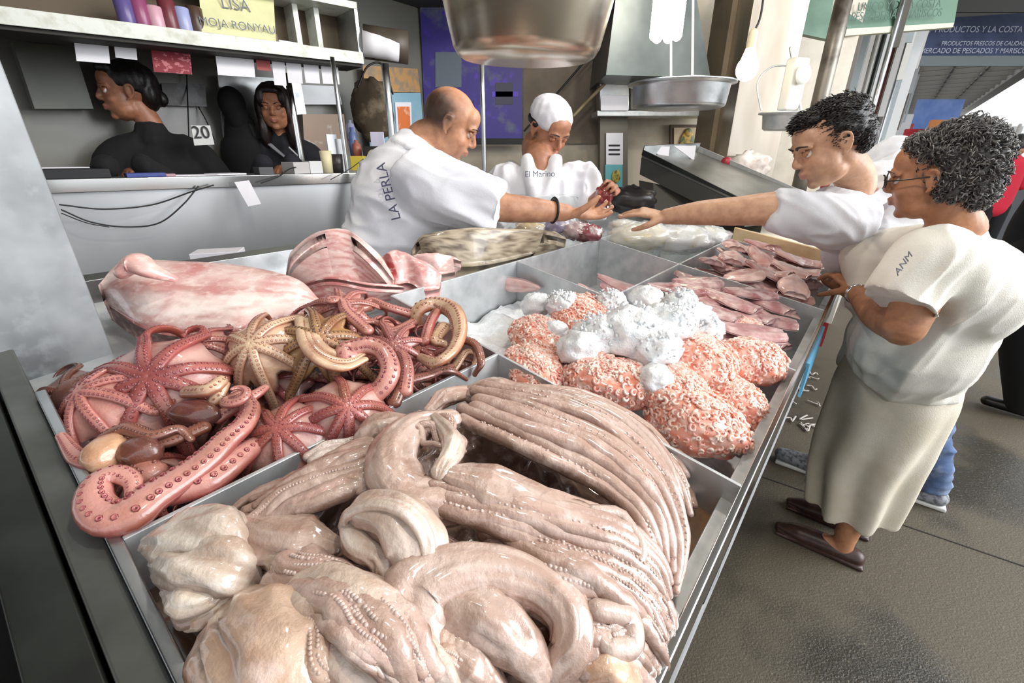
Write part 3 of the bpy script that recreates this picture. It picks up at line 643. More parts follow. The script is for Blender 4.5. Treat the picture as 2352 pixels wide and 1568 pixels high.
strands(o, [(1360, 1420, .04), (1440, 1460, .03), (1520, 1520, -.01)], [(1300, 1530, .03), (1380, 1560, .02), (1480, 1620, .0)], 5, .014, .008, 7, base=srgb('a4887a'))
mantle(o, [(1320, 1560, .02), (1390, 1530, .03), (1450, 1540, .02)], [.012, .022, .014], seed=25, top=srgb('e2c0a4'))
P = [TP(1370, 1400, .05), TP(1440, 1420, .04), TP(1450, 1480, .035), TP(1400, 1490, .04), TP(1370, 1450, .045)]
mb = MB(); mb.tube(P, [.010, .012, .011, .009, .004], n=50, col=SB, col2=ST, up=NT); mb.build('tentacle', sq, o)
strands(o, [(1460, 1290, .02), (1530, 1380, .01), (1545, 1480, -.02)], [(1420, 1330, .03), (1490, 1420, .02), (1520, 1530, -.02)], 4, .011, .006, 46)
o = sqthing('pink white squid tail end on the divider corner behind the fan of arms', 1040, 910)
mantle(o, [(985, 945, .01), (1030, 910, .02), (1090, 900, .02)], [.010, .018, .012], fh=.6, seed=26, top=srgb('ecd0c4'))
mantle(o, [(900, 990, .02), (930, 975, .025), (975, 975, .02)], [.008, .012, .008], fh=.6, seed=27, top=srgb('e8d0c0'))
o = sqthing('small stub of squid lying alone in the brown melt water', 1630, 1110, 'squid_piece')
mantle(o, [(1600, 1095, -.055), (1630, 1110, -.05), (1655, 1125, -.055)], [.012, .018, .014], fh=.8, seed=28, base=srgb('a58a78'), top=srgb('d4b8a6'))
o = sqthing('limp squid arm tips lying in the melt water beside the fan', 1560, 1100, 'squid_piece')
strands(o, [(1500, 1010, -.02), (1570, 1050, -.05), (1600, 1090, -.06)], [(1520, 1070, -.02), (1570, 1110, -.05), (1590, 1180, -.06)], 4, .010, .006, 47, base=srgb('8f7260'), top=srgb('b89c8a'))
# ---------------- shrimp, ice, fillets, big fish ----------------
shr = mat('shrimp_meat', attr=True, rough=.25, coat=.8, n1=(60, 'f6e3d2', .5, .75), bump=[(70, .3)])
def lump_surface(c, rx, ry, rz, seed, ang=0.0, nu=40, nv=18):
    r_ = random.Random(seed); X = A * math.cos(ang) + B * math.sin(ang); X = unit(X - NT * X.dot(NT)); Y = np.cross(NT, X)
    pts = []
    for i in range(nv + 1):
        th = math.pi * .62 * i / nv
        row = []
        for j in range(nu):
            p = 2 * math.pi * j / nu
            l = V(math.sin(th) * math.cos(p), math.sin(th) * math.sin(p), math.cos(th))
            k = 1 + .16 * noise.noise(Vector(l * 1.8) + Vector((seed, 0, 0))) + .05 * noise.noise(Vector(l * 6) + Vector((0, seed, 0)))
            row.append((c + X * l[0] * rx * k + Y * l[1] * ry * k + NT * l[2] * rz * k, unit(X * l[0] / rx + Y * l[1] / ry + NT * l[2] / rz)))
        pts.append(row)
    return pts
OR = [srgb(h) for h in ('e8937a', 'df7452', 'eba592', 'f0c2b0', 'de8a7c', 'ecb09c', 'f4d6c8')]
def shrimp_curl(mb, p, n, r_, s):
    t = unit(np.cross(n, V(r_.uniform(-1, 1), r_.uniform(-1, 1), r_.uniform(-1, 1)))); b = np.cross(n, t); R = s
    P = [p + n * R * .02 + (t * math.cos(a) + b * math.sin(a)) * R * .7 for a in np.linspace(0, r_.uniform(2.6, 4.2), 6)]
    c = r_.choice(OR); c2 = lerp(c, (1, .88, .78), r_.uniform(.1, .5))
    mb.tube(P, [s * .42, s * .50, s * .2], seg=6, n=7, up=n, col=c, col2=c2)
def shrimp_heap(label, x, y, d, rx, ry, rz, seed, ang=0, n=620, s=.0062):
    o = thing('shrimp_heap', label, 'shrimp', TP(x, y, d), 'portions of peeled shrimp in the iced tray')
    c = TP(x, y, d - .012); pts = lump_surface(c, rx * 1.14, ry * 1.2, rz * 1.08, seed, ang); r_ = random.Random(seed)
    mb = MB(); nv, nu = len(pts), len(pts[0])
    mb.add([q[0] for row in pts for q in row], [(i * nu + j, (i + 1) * nu + j, (i + 1) * nu + (j + 1) % nu, i * nu + (j + 1) % nu) for i in range(nv - 1) for j in range(nu)] + [tuple(range(nu))],
           np.array([lerp(OR[0], OR[r_.randrange(7)], r_.random()) for _ in range(nv * nu)]))
    for _ in range(n):
        i = r_.randrange(1, nv - 3) if r_.random() < .8 else r_.randrange(0, 4); j = r_.randrange(nu); q, nn = pts[i][j]
        shrimp_curl(mb, q + unit(np.cross(nn, V(1, .3, .2))) * r_.uniform(-.006, .006), nn, r_, s * r_.uniform(.7, 1.2))
    m = mb.build('shrimp', shr, o); m['kind'] = 'stuff'
H = [('shrimp portion in the near left corner of the iced tray', 1230, 850, -.02, .075, .05, .035, 1, .9), ('long shrimp portion along the divider of the squid tray', 1400, 880, -.005, .085, .055, .045, 2, 2.2),
     ('bright orange shrimp portion at the near right corner of the iced tray', 1600, 975, -.025, .085, .06, .055, 3, 2.0), ('rounded shrimp portion under the right edge of the ice', 1600, 830, .0, .085, .07, .055, 4, .5),
     ('plump shrimp portion by the customer rim', 1712, 835, -.01, .085, .06, .055, 5, 2.5), ('shrimp portion behind the ice at the back left', 1330, 730, -.02, .09, .06, .05, 6, .3),
     ('shrimp portion at the far left of the ice', 1240, 780, -.03, .08, .06, .04, 7, .8), ('shrimp portion between the ice and the purple fillets', 1700, 770, -.03, .08, .06, .045, 8, 1.2),
     ('shrimp portion lying lowest against the customer rim', 1672, 925, -.04, .07, .06, .05, 9, 1.2), ('shrimp portion in the middle right below the ice', 1540, 900, .0, .07, .055, .045, 10, .2),
     ('shrimp portion under the middle of the ice', 1450, 780, -.01, .10, .09, .045, 11, 0)]
for q in H: shrimp_heap(*q)
# bed of crushed ice and the ice heap on top
icem = mat('crushed_ice', 'fafbfc', .25, coat=.4, n1=(60, 'e6ecf0', .4, .7), bump=[(60, .8), (220, .5)], sss=.0)
def ice_lump(mb, x, y, d, r, seed):
    c = TP(x, y, d)
    mb.ell(c, (r, r, r * .85), A, B, NT, 30, 20, fn=lambda l: l * (1 + .22 * noise.noise(Vector(l * 2.3) + Vector((seed, 1, 0))) + .10 * noise.noise(Vector(l * 7) + Vector((seed, 5, 0))) + .05 * noise.noise(Vector(l * 18))))
mb = MB()
for i, q in enumerate(((1440, 765, .045, .070), (1500, 800, .04, .055), (1370, 775, .03, .055), (1330, 800, .02, .045), (1545, 745, .06, .05), (1560, 700, .07, .042), (1590, 730, .05, .045), (1620, 760, .035, .04), (1500, 870, .02, .035), (1510, 740, .05, .05), (1290, 700, .0, .04), (1400, 700, .0, .045), (1480, 690, .0, .05), (1275, 760, -.01, .03), (1230, 700, -.03, .04))): ice_lump(mb, *q, i)
r_ = random.Random(4)
ICE = ((1440, 765, .045, .070), (1500, 800, .04, .055), (1370, 775, .03, .055), (1545, 745, .06, .05), (1560, 700, .07, .042), (1620, 760, .035, .04), (1400, 700, .0, .045), (1290, 700, .0, .04))
for _ in range(900):
    q = r_.choice(ICE); dd = unit(V(r_.gauss(0, 1), r_.gauss(0, 1) - .4, abs(r_.gauss(0, 1)))); c = TP(*q[:3]) + dd * q[3] * r_.uniform(.93, 1.02); s = r_.uniform(.0015, .0045)
    X = unit(V(r_.gauss(0, 1), r_.gauss(0, 1), r_.gauss(0, 1))); Y = unit(np.cross(X, V(0, 0, 1))); mb.box(c, s * 2, s * 1.4, s, X, Y, np.cross(X, Y))
o = mb.build('crushed_ice', icem, smooth=True); tag(o, 'white heap of crushed ice on the shrimp', 'ice'); o['kind'] = 'stuff'
mb = MB(); vs = []
for i in range(40):
    for j in range(60):
        a = .61 + .465 * i / 39; b = .09 + .755 * j / 59
        vs.append(AB(a, b, -.13 + .05 * max(0, 1 - ((b - .55) / .3) ** 2) + .03 * noise.noise(Vector((a * 12, b * 12, 0))) + .008 * noise.noise(Vector((a * 70, b * 70, 0)))))
mb.add(vs, [(i * 60 + j, (i + 1) * 60 + j, (i + 1) * 60 + j + 1, i * 60 + j + 1) for i in range(39) for j in range(59)])
o = mb.build('ice_bed', icem); tag(o, 'bed of crushed ice lining the bottom of the shrimp tray', 'ice'); o['kind'] = 'stuff'

# fillets
fil = mat('raw_fillet', attr=True, rough=.25, coat=.6, n1=(22, 'e9cfcb', .45, .75), n2=(9, 'a05a5c', .55, .8), bump=[(40, .3)], stretch=(1, 1, 1))
def fillet(label, c, L, w, th, ang, col, seed, group, bend=.15, up=None, tilt=0, name='fish_fillet'):
    """tapering slab of flesh with a centre seam"""
    nrm = unit(NT if up is None else up); X = A * math.cos(ang) + B * math.sin(ang); X = unit(X - nrm * X.dot(nrm)); Y = np.cross(nrm, X)
    X = unit(X + nrm * tilt); n2 = np.cross(X, Y); nu, nv = 26, 13; vs = []; cs = []; r_ = random.Random(seed)
    for side in (1, -1):
        for i in range(nu + 1):
            s = i / nu; wd = w * (math.sin(math.pi * min(1, (s * .9 + .1))) ** .5) * (1 - .35 * s)
            for j in range(nv + 1):
                t = 2 * j / nv - 1; q = c + X * (s - .5) * L + Y * (t * wd + bend * L * .3 * math.sin(s * 3)) 
                hh = th * math.sqrt(max(0, 1 - t * t)) * (1 - .08 * math.exp(-(t / .12) ** 2) * 3) * (1 - s * .5) + .004 * noise.noise(Vector((s * 5, t * 2, seed)))
                q = q + n2 * (hh if side > 0 else -th * .25) + n2 * (-bend * .2 * L * (s - .5) ** 2)
                f = .5 + .5 * math.sin((s * 16 + abs(t) * 3.5)); k = lerp(srgb(col), srgb('f0dad6'), .30 * f + .25 * r_.random() * .4); k = lerp(k, srgb('9c4850'), .55 * math.exp(-(t / .09) ** 2))
                vs.append(q); cs.append(k)
    m0 = (nu + 1) * (nv + 1); F = []
    for i in range(nu):
        for j in range(nv):
            a = i * (nv + 1) + j; F.append((a, a + nv + 1, a + nv + 2, a + 1)); F.append((m0 + a, m0 + a + 1, m0 + a + nv + 2, m0 + a + nv + 1))
    ring = [i * (nv + 1) for i in range(nu + 1)] + [nu * (nv + 1) + j for j in range(1, nv + 1)] + [i * (nv + 1) + nv for i in range(nu - 1, -1, -1)] + [j for j in range(nv - 1, 0, -1)]
    for a, b in zip(ring, ring[1:] + ring[:1]): F.append((a, b, m0 + b, m0 + a))
    mb = MB(); mb.add(vs, F, np.array(cs)); o = mb.build(name, fil)
    return tag(o, label, 'fish', group)
r_ = random.Random(11)
g = 'dark fillets in the tray behind the shrimp'
for i in range(50):
    a = 1.14 + .42 * ((i * 7) % 50) / 50; b = .19 + .24 * ((i * 5) % 11) / 10
    fillet('dark pink fish fillet piled in the tray just beyond the shrimp', AB(a, b, -.075 + .0018 * i), .18, .055, .013, r_.uniform(.6, 2.6), ('a4686a', '94585c', 'b27a7a')[i % 3], i, g)
g = 'pink fillets in the farther customer side tray'
for i in range(60):
    a = 1.68 + .55 * ((i * 7) % 60) / 60; b = .16 + .28 * ((i * 5) % 13) / 12
    fillet('light pink fish fillet piled in the far customer side tray', AB(a, b, -.06 + .0016 * i), .14, .058, .016, r_.uniform(.2, 2.6), ('dca69e', 'e6bab0', 'cc928c')[i % 3], 40 + i, g, tilt=r_.uniform(-.3, .3))
g = 'fillets lying low in the half empty tray'
for i in range(5):
    fillet('pink fillet lying low in the nearly empty steel tray', AB(1.2 + .07 * i, .60 + .035 * (i % 3), -.15 + .012 * i), .30, .05, .02, .9 + .15 * i, ('d8a09e', 'c98a8a')[i % 2], 80 + i, g)
fillet('single pale fillet standing against the steel wall of the iced tray', AB(1.045, .82, -.06), .15, .028, .014, 0, 'dba9a0', 90, None, up=A * -1 + B * -.3, bend=.02).rotation_euler = (0, 0, 0)
# cut pieces behind under the hands
for i in range(6):
    fillet('pink fish scrap at the far end of the counter beside the bagged squid', AB(2.36 + .05 * i, .60 + .05 * (i % 3), -.03), .12, .03, .02, i, 'd6857c', 100 + i, 'fish scraps at the far end')

# large fish sides on the back ledge
bigm = mat('fish_side', attr=True, rough=.28, coat=.5, n1=(14, 'c98c88', .45, .72), n2=(45, 'f2dcd4', .5, .75), bump=[(12, .35), (60, .3)], stretch=(1, 1, 2))
def slab(label, outline, d0, th, hump, seed, colfn, name='whole_fish_half', cat='fish', rows=26, axis=None):
    """thick side of fish: top outline and bottom outline as pixel rows on the ledge, bulging by hump"""
    topl, botl = outline; n = 40; CT = catmull([TP(*p) for p in topl], n); CB_ = catmull([TP(*p) for p in botl], n); vs = []; cs = []
    for side in (1, 0):
        for i in range(n):
            for j in range(rows + 1):
                t = j / rows; q = CT[i] * (1 - t) + CB_[i] * t; e = math.sin(math.pi * t) ** .5 * min(1, math.sin(math.pi * (i + .5) / n) * 2.2) ** .6
                if side: q = q + NT * (hump * e * (1 + .25 * noise.noise(Vector((i * .15, t * 3, seed)))))
                else: q = q - NT * th
                vs.append(q); cs.append(colfn(i / n, t))
    R = rows + 1; m0 = n * R; F = []
    for i in range(n - 1):
        for j in range(rows):
            a = i * R + j; F.append((a, a + 1, a + R + 1, a + R)); F.append((m0 + a, m0 + a + R, m0 + a + R + 1, m0 + a + 1))
    ring = [i * R for i in range(n)] + [(n - 1) * R + j for j in range(1, R)] + [i * R + rows for i in range(n - 2, -1, -1)] + [j for j in range(rows - 1, 0, -1)]
    for a, b in zip(ring, ring[1:] + ring[:1]): F.append((a, m0 + a, m0 + b, b))
    mb = MB(); mb.add(vs, F, np.array(cs)); o = mb.build(name, bigm)
    return tag(o, label, cat)
def c1(s, t):
    k = lerp(srgb('e2c3bc'), srgb('f2e4dc'), .5 + .5 * math.sin(t * 9 + s * 3)); k = lerp(k, srgb('b8746c'), .6 * math.exp(-((t - .42 - .12 * s) / .035) ** 2) + .35 * math.exp(-((t - .1) / .08) ** 2))
    k = lerp(k, srgb('b98880'), .55 * max(0, noise.noise(Vector((s * 5, t * 22 + s * 4, 7))) * 2.2)); k = lerp(k, srgb('8f5f58'), .6 * max(0, .5 - s * 4) + .5 * max(0, (t - .8) * 4) * (s < .5))
    if t > .93: k = srgb('8a4f48')
    return k
slab('big pale pink side of fish lying flat behind the octopus heap at left', ([(225, 655, .02), (285, 600, .05), (420, 600, .05), (560, 610, .04), (680, 640, .03), (735, 690, -.01)], [(245, 700, -.03), (330, 755, -.02), (430, 775, -.01), (540, 770, .0), (650, 735, -.01), (745, 705, -.02)]), 0, .035, .014, 1, c1)
mb = MB(); mb.tube([TP(280, 625, .075), TP(310, 605, .09), TP(345, 620, .085), TP(400, 640, .065)], [.018, .026, .018, .008], seg=18, n=20, fh=.7, col=srgb('c98a82'), col2=srgb('e6b8ae')); o = mb.build('fish_flap', bigm)
tag(o, 'folded pink flap of meat on top of the big fish side at left', 'fish')
def c2(s, t):
    arc = math.sin(math.hypot((s - .45) * 2.4, (t - 1.25) * 1.6) * 34 + 1.2 * noise.noise(Vector((s * 5, t * 5, 1)))); k = lerp(srgb('e6bdb4'), srgb('f0d6cc'), .5 + .5 * noise.noise(Vector((s * 8, t * 8, 0))))
    band = .5 + .5 * math.tanh((arc - .35) * 5); cut = math.exp(-((s - .62) / .30) ** 2) * (t > .08)
    return lerp(k, srgb('b4504e'), .62 * band * cut)
slab('round ribbed side of fish with red cuts arched over the middle of the heap', ([(655, 640, .0), (672, 590, .07), (735, 540, .13), (800, 540, .13), (860, 590, .09), (905, 645, .02)], [(662, 655, -.04), (700, 668, -.02), (760, 672, -.01), (820, 672, -.01), (870, 668, -.02), (910, 655, -.03)]), 0, .03, .04, 2, c2)
slab('thin pink belly flap under the ribbed fish side', ([(690, 655, .0), (760, 640, .03), (850, 655, .02), (930, 660, .0)], [(700, 690, -.04), (770, 680, -.02), (860, 682, -.02), (930, 672, -.03)]), 0, .015, .015, 3, lambda s, t: lerp(srgb('efc9c2'), srgb('c27a76'), .5 + .5 * math.sin(t * 12 + s * 4)))
slab('pink fish collar with a dark red edge right of the ribbed side', ([(875, 590, .05), (910, 580, .06), (960, 600, .05), (1015, 630, .02)], [(905, 655, .0), (940, 650, .0), (975, 668, -.01), (1012, 662, -.01)]), 0, .02, .025, 4, lambda s, t: lerp(srgb('e9b8b2'), srgb('9c3c3c'), 1 if (s < .12) else .35 * (.5 + .5 * math.sin(s * 20 + t * 7))))
slab('pale fish piece behind the collar at the edge of the ledge', ([(940, 590, .02), (1000, 585, .02), (1060, 600, .0)], [(950, 625, -.03), (1010, 630, -.03), (1060, 622, -.04)]), 0, .02, .02, 5, lambda s, t: srgb('deb9ae'))
def c3(s, t):
    v = noise.noise(Vector((s * 16, t * 9, 3))) + .6 * noise.noise(Vector((s * 40, t * 20, 1))); k = lerp(srgb('8d7c66'), srgb('c4b59c'), min(1, max(0, .5 + v * 1.3))); return lerp(k, srgb('5e4d3c'), min(1, max(0, -v * 1.6)))
o = slab('long mottled grey brown skinned fish lying across the back ledge', ([(945, 575, .01), (975, 545, .05), (1060, 533, .07), (1160, 530, .07), (1260, 540, .04), (1300, 550, .01)], [(945, 590, -.03), (1000, 608, -.02), (1080, 612, -.02), (1160, 600, -.02), (1240, 578, -.02), (1300, 556, -.03)]), 0, .03, .035, 6, c3, 'mottled_fish'); o.data.materials[0] = mat('mottled_skin', attr=True, rough=.35, coat=.4, bump=[(30, .4)])
# bagged squid at the far end
bagm = mat('thin_plastic', 'eef0f2', .12, trans=.0, alpha=.35, coat=1)
white_sq = mat('bagged_white_squid', attr=True, rough=.3, coat=.8, n1=(16, 'b9ab84', .5, .7), bump=[(30, .5)])
for i, (x, y, d, r, sx) in enumerate(((1470, 545, .0, .10, 1.3), (1560, 550, .01, .10, 1.3), (1625, 545, .0, .085, 1.1), (1430, 520, .02, .05, 1.2))):
    c = TP(x, y, d); t = thing('squid_bag', ('clear bag of yellowish squid tentacles nearest the two hands', 'clear bag of white squid tubes in the middle of the far counter', 'clear bag of white squid tubes at the right end of the bags', 'small torn bag under the two hands')[i], 'bag', c, 'bags of squid on the far counter')
    mb = MB(); mb.ell(c, (r * sx, r * .8, r * .55), V(1, 0, 0), V(0, 1, 0), UPZ, 26, 16, srgb(('ddd3b4', 'e8e8e6', 'e4e2da', 'd6cdb8')[i]), fn=lambda l: l * (1 + .18 * noise.noise(Vector(l * 3) + Vector((i, 0, 0))) + .06 * noise.noise(Vector(l * 11)))); mb.build('squid', white_sq, t)
    mb = MB(); mb.ell(c, (r * sx * 1.08, r * .88, r * .63), V(1, 0, 0), V(0, 1, 0), UPZ, 26, 16, fn=lambda l: l * (1 + .22 * noise.noise(Vector(l * 4) + Vector((i, 9, 0))) + .08 * noise.noise(Vector(l * 14)))); mb.build('bag_film', bagm, t)
mb = MB(); mb.prism([AB(2.34, .10, .0), AB(2.34, .50, .0), AB(3.0, .50, .0), AB(3.0, .10, .0)], NT * .004)
tag(mb.build('plastic_sheet', mat('cream_sheet', 'efe3cf', .4), smooth=False), 'smooth cream sheet covering the far end of the counter by the young man', 'sheet')
mb = MB(); c = AB(2.2, .49, -.01); mb.prism([AB(2.305, .08, -.02), AB(2.305, .515, -.02), AB(2.305, .515, .055), AB(2.305, .08, .055)], A * .02)
tag(mb.build('wooden_board', mat('pale_board', 'd9c29a', .5, n1=(8, 'b9965f', .45, .7)), smooth=False, bevel=.003), 'pale board edging the pink fillet tray at its far side', 'board')
# box, pouches and scraps on the ledge near the sellers
for i, (x, y, c) in enumerate(((1215, 530, 'c7b48a'), (1285, 520, '8f86a0'), (1325, 530, 'b7a0a0'), (1350, 535, '8c4a52'))):
    mb = MB(); p = TP(x, y, .02); mb.ell(p, (.06, .05, .035), V(1, 0, 0), V(0, 1, 0), UPZ, 22, 14, fn=lambda l: l * (1 + .3 * noise.noise(Vector(l * 4) + Vector((i, 0, 0)))))
    tag(mb.build('plastic_bag', mat('bag_' + c, c, .2, coat=.7, n1=(30, 'd9d4d0', .5, .7)), origin=p), ('crumpled yellowish bag of fish behind the mottled fish', 'crumpled mauve bag of fish below the black wristband', 'crumpled greyish bag of fish under the seller\'s hand', 'crumpled dark red bag of fish under the seller\'s fingers')[i], 'bag', 'crumpled bags on the back ledge')
mb = MB(); p = W(503, 588, 1.35); mb.box(p, .13, .08, .035, V(.95, .3, 0), V(-.3, .95, 0)); tag(mb.build('paper_box', paper, smooth=False, bevel=.002), 'small white box behind the big pale fish side', 'box')
mb = MB(); p = W(900, 668, 1.05); 
# ---------------- people ----------------
def remesh(mb, name, voxel, smooth=6, parent=None, mats=None, base=(.5, .5, .5), dents=(), tints=(), disp=None, fac=.5):
    me = mb.mesh(name); o = bpy.data.objects.new('tmp', me); COL.objects.link(o)
    r = o.modifiers.new('r', 'REMESH'); r.mode = 'VOXEL'; r.voxel_size = voxel; r.use_smooth_shade = True
    s = o.modifiers.new('s', 'SMOOTH'); s.iterations = smooth; s.factor = fac
    dg = bpy.context.evaluated_depsgraph_get(); m2 = bpy.data.meshes.new_from_object(o.evaluated_get(dg)); bpy.data.objects.remove(o); bpy.data.meshes.remove(me)
    n = len(m2.vertices); co = np.empty(n * 3, np.float32); m2.vertices.foreach_get('co', co); co = co.reshape(-1, 3).astype(float)
    for c, r_, v in dents:
        w = np.exp(-((co - np.asarray(c)) ** 2).sum(1) / r_ ** 2); co = co + w[:, None] * np.asarray(v)
    if disp is not None:
        nr = np.empty(n * 3, np.float32); m2.vertices.foreach_get('normal', nr); nr = nr.reshape(-1, 3)
        d = np.array([disp(q) for q in co]); co = co + nr * d[:, None]
    m2.vertices.foreach_set('co', co.astype(np.float32).ravel())
    for a in list(m2.color_attributes): m2.color_attributes.remove(a)
    col = np.tile(np.asarray(base, float), (n, 1))
    for c, r_, cc, st in tints:
        rr = np.asarray(r_, float); dd = ((co - np.asarray(c)) / rr) ** 2; w = np.clip(np.exp(-dd.sum(1)) * st, 0, 1)[:, None]; col = col * (1 - w) + np.asarray(cc) * w
    ca = m2.color_attributes.new('Col', 'FLOAT_COLOR', 'POINT'); ca.data.foreach_set('color', np.hstack([col, np.ones((n, 1))]).astype(np.float32).ravel())
    m2.polygons.foreach_set('use_smooth', [True] * len(m2.polygons)); m2.update()
    m2.materials.clear(); m2.materials.append(mats); m2.name = name
    return link(name, m2, parent)
skin = mat('skin', attr=True, rough=.48, n1=(30, 'ffffff', .3, .8, 'SOFT_LIGHT'), bump=[(120, .12), (400, .08)])
hair_m = mat('dark_hair', attr=True, rough=.45, bump=[(150, .3)])
cloth_w = mat('white_cotton', 'e4e4e8', .85, n1=(7, 'd2d2da', .4, .7), bump=[(14, .25), (300, .2)])
cloth_c = mat('cream_knit', 'ebe8de', .88, n1=(7, 'ded9cb', .4, .7), bump=[(14, .2), (420, .45)])
skirt_m = mat('beige_skirt', 'd9d0bf', .85, n1=(9, 'cdc3ad', .4, .7), bump=[(250, .3)])
black_m = mat('black_fleece', '0e0e10', .9, bump=[(200, .2)])
jean_m = mat('blue_denim', '4d6288', .85, n1=(14, '8795b0', .45, .7), bump=[(300, .4)])
class Fr:
    def __init__(s, c, fwd, up, k=1.0):
        s.c = np.asarray(c, float); s.y = unit(fwd); up = np.asarray(up, float); s.z = unit(up - s.y * np.dot(up, s.y)); s.x = np.cross(s.y, s.z); s.k = k
    def __call__(s, x, y, z): return s.c + (s.x * x + s.y * y + s.z * z) * s.k
def head_prims(mb, h, fat=1.0, nose=1.0):
    k = h.k
    def E(c, r, X=None, Y=None, Z=None, seg=20): mb.ell(h(*c), tuple(q * k for q in r), X if X is not None else h.x, Y if Y is not None else h.y, Z if Z is not None else h.z, seg, 12)
    E((0, -.018, .032), (.076, .094, .084)); E((0, .028, -.03), (.060 * fat, .058, .085)); E((0, .018, -.068), (.056 * fat, .056, .044)); E((0, .062, -.094), (.022, .018, .017))
    E((0, .055, .045), (.055, .035, .045))
    for s in (-1, 1):
        E((s * .034, .052, -.03), (.026 * fat, .026, .026)); E((s * .009, .092, -.030), (.0075, .009, .006))
        mb.tube([h(s * .012, .084, .020), h(s * .034, .083, .026), h(s * .052, .068, .018)], [.009 * k, .010 * k, .006 * k], seg=8, n=8)
        # ear: bowl with rim
        mb.tube([h(s * .074, .008, .008), h(s * .082, .000, .024), h(s * .086, -.016, .022), h(s * .085, -.020, .0), h(s * .080, -.010, -.022), h(s * .075, .004, -.032)], [.004 * k, .005 * k, .005 * k, .005 * k, .005 * k, .005 * k], seg=8, n=18)
        E((s * .074, -.004, -.002), (.007, .014, .024))
        # eyelids
        mb.tube([h(s * .016, .084, .004), h(s * .026, .0915, .012), h(s * .038, .089, .0115), h(s * .048, .078, .003)], [.0028 * k] * 2, seg=6, n=10)
        mb.tube([h(s * .017, .084, .002), h(s * .028, .090, -.004), h(s * .040, .086, -.004), h(s * .048, .078, .001)], [.0028 * k] * 2, seg=6, n=10)
    mb.tube([h(0, .080, .018), h(0, .091, .0), h(0, .101, -.020), h(0, .098, -.029)], [.008 * k, .008 * k, .0098 * k * nose, .008 * k], seg=10, n=12)
    mb.tube([h(-.024, .076, -.056), h(-.008, .091, -.052), h(0, .090, -.0535), h(.008, .091, -.052), h(.024, .076, -.056)], [.004 * k, .006 * k, .006 * k, .006 * k, .004 * k], seg=8, n=14)
    mb.tube([h(-.022, .076, -.060), h(0, .089, -.066), h(.022, .076, -.060)], [.004 * k, .0075 * k, .004 * k], seg=8, n=12)
def head_mods(h, lip='a0605a', sk='b08060', stub=None):
    k = h.k; d = []; t = []
    for s in (-1, 1): d.append((h(s * .031, .092, .004), .014 * k, -h.y * .006 * k)); t.append((h(s * .031, .09, .008), (.016 * k,) * 3, srgb(sk) * np.array([.72, .62, .58]), .6)); t.append((h(s * .035, .075, -.028), (.022 * k,) * 3, srgb(sk) * np.array([1.1, .82, .76]), .35))
    t.append((h(0, .105, -.028), (.012 * k,) * 3, srgb(sk) * np.array([1.1, .85, .8]), .35))
    for x in (-.014, -.006, .006, .014): t.append((h(x, .089, -.059), (.0085 * k,) * 3, srgb(lip), .75))
    for x in (-.018, -.009, 0, .009, .018): t.append((h(x, .090 - abs(x) * .4, -.0585), (.003 * k,) * 3, srgb('3a1d18'), .7))
    if stub:
        for x, y, z in ((0, .075, -.085), (-.03, .06, -.075), (.03, .06, -.075), (-.05, .03, -.06), (.05, .03, -.06), (0, .09, -.044)): t.append((h(x, y, z), (.02 * k,) * 3, srgb(stub), .35))
    return d, t
def eyes(h, root, look=(0, 0), lidc=(.3, .16, .1), brow='1c1410', bw=.004):
    k = h.k; m1 = mat('eye_white', 'dcd6d0', .15); m2 = mat('iris', '2a1a12', .1)
    for s in (-1, 1):
        c = h(s * .031, .0735, .003); mb = MB(); mb.ell(c, .0112 * k, h.x, h.y, h.z, 14, 10); mb.ell(c + unit(h.y * .95 + h.x * look[0] + h.z * (look[1] - .1)) * .0058 * k, .0064 * k, h.x, h.y, h.z, 10, 8, mi=1); mb.build('eye', [m1, m2], root)
        zz = unit(h.z + h.y * (1.25 if look[1] < -.2 else .42)); yy = unit(h.y - zz * np.dot(h.y, zz)); mb = MB(); mb.ell(c, .0136 * k, h.x, yy, zz, 18, 16, fn=lambda l: l if l[2] > .05 else V(l[0] * .8, l[1] * .8, .05 + l[2] * .1), col=lidc); mb.build('eyelid', skin, root)
        mb = MB(); mb.tube([h(s * .014, .0915, .022), h(s * .03, .094, .029), h(s * .052, .078, .024)], [bw * k, bw * k * .9, bw * k * .4], seg=6, n=10, fh=.5, col=srgb(brow)); mb.build('eyebrow', hair_m, root)
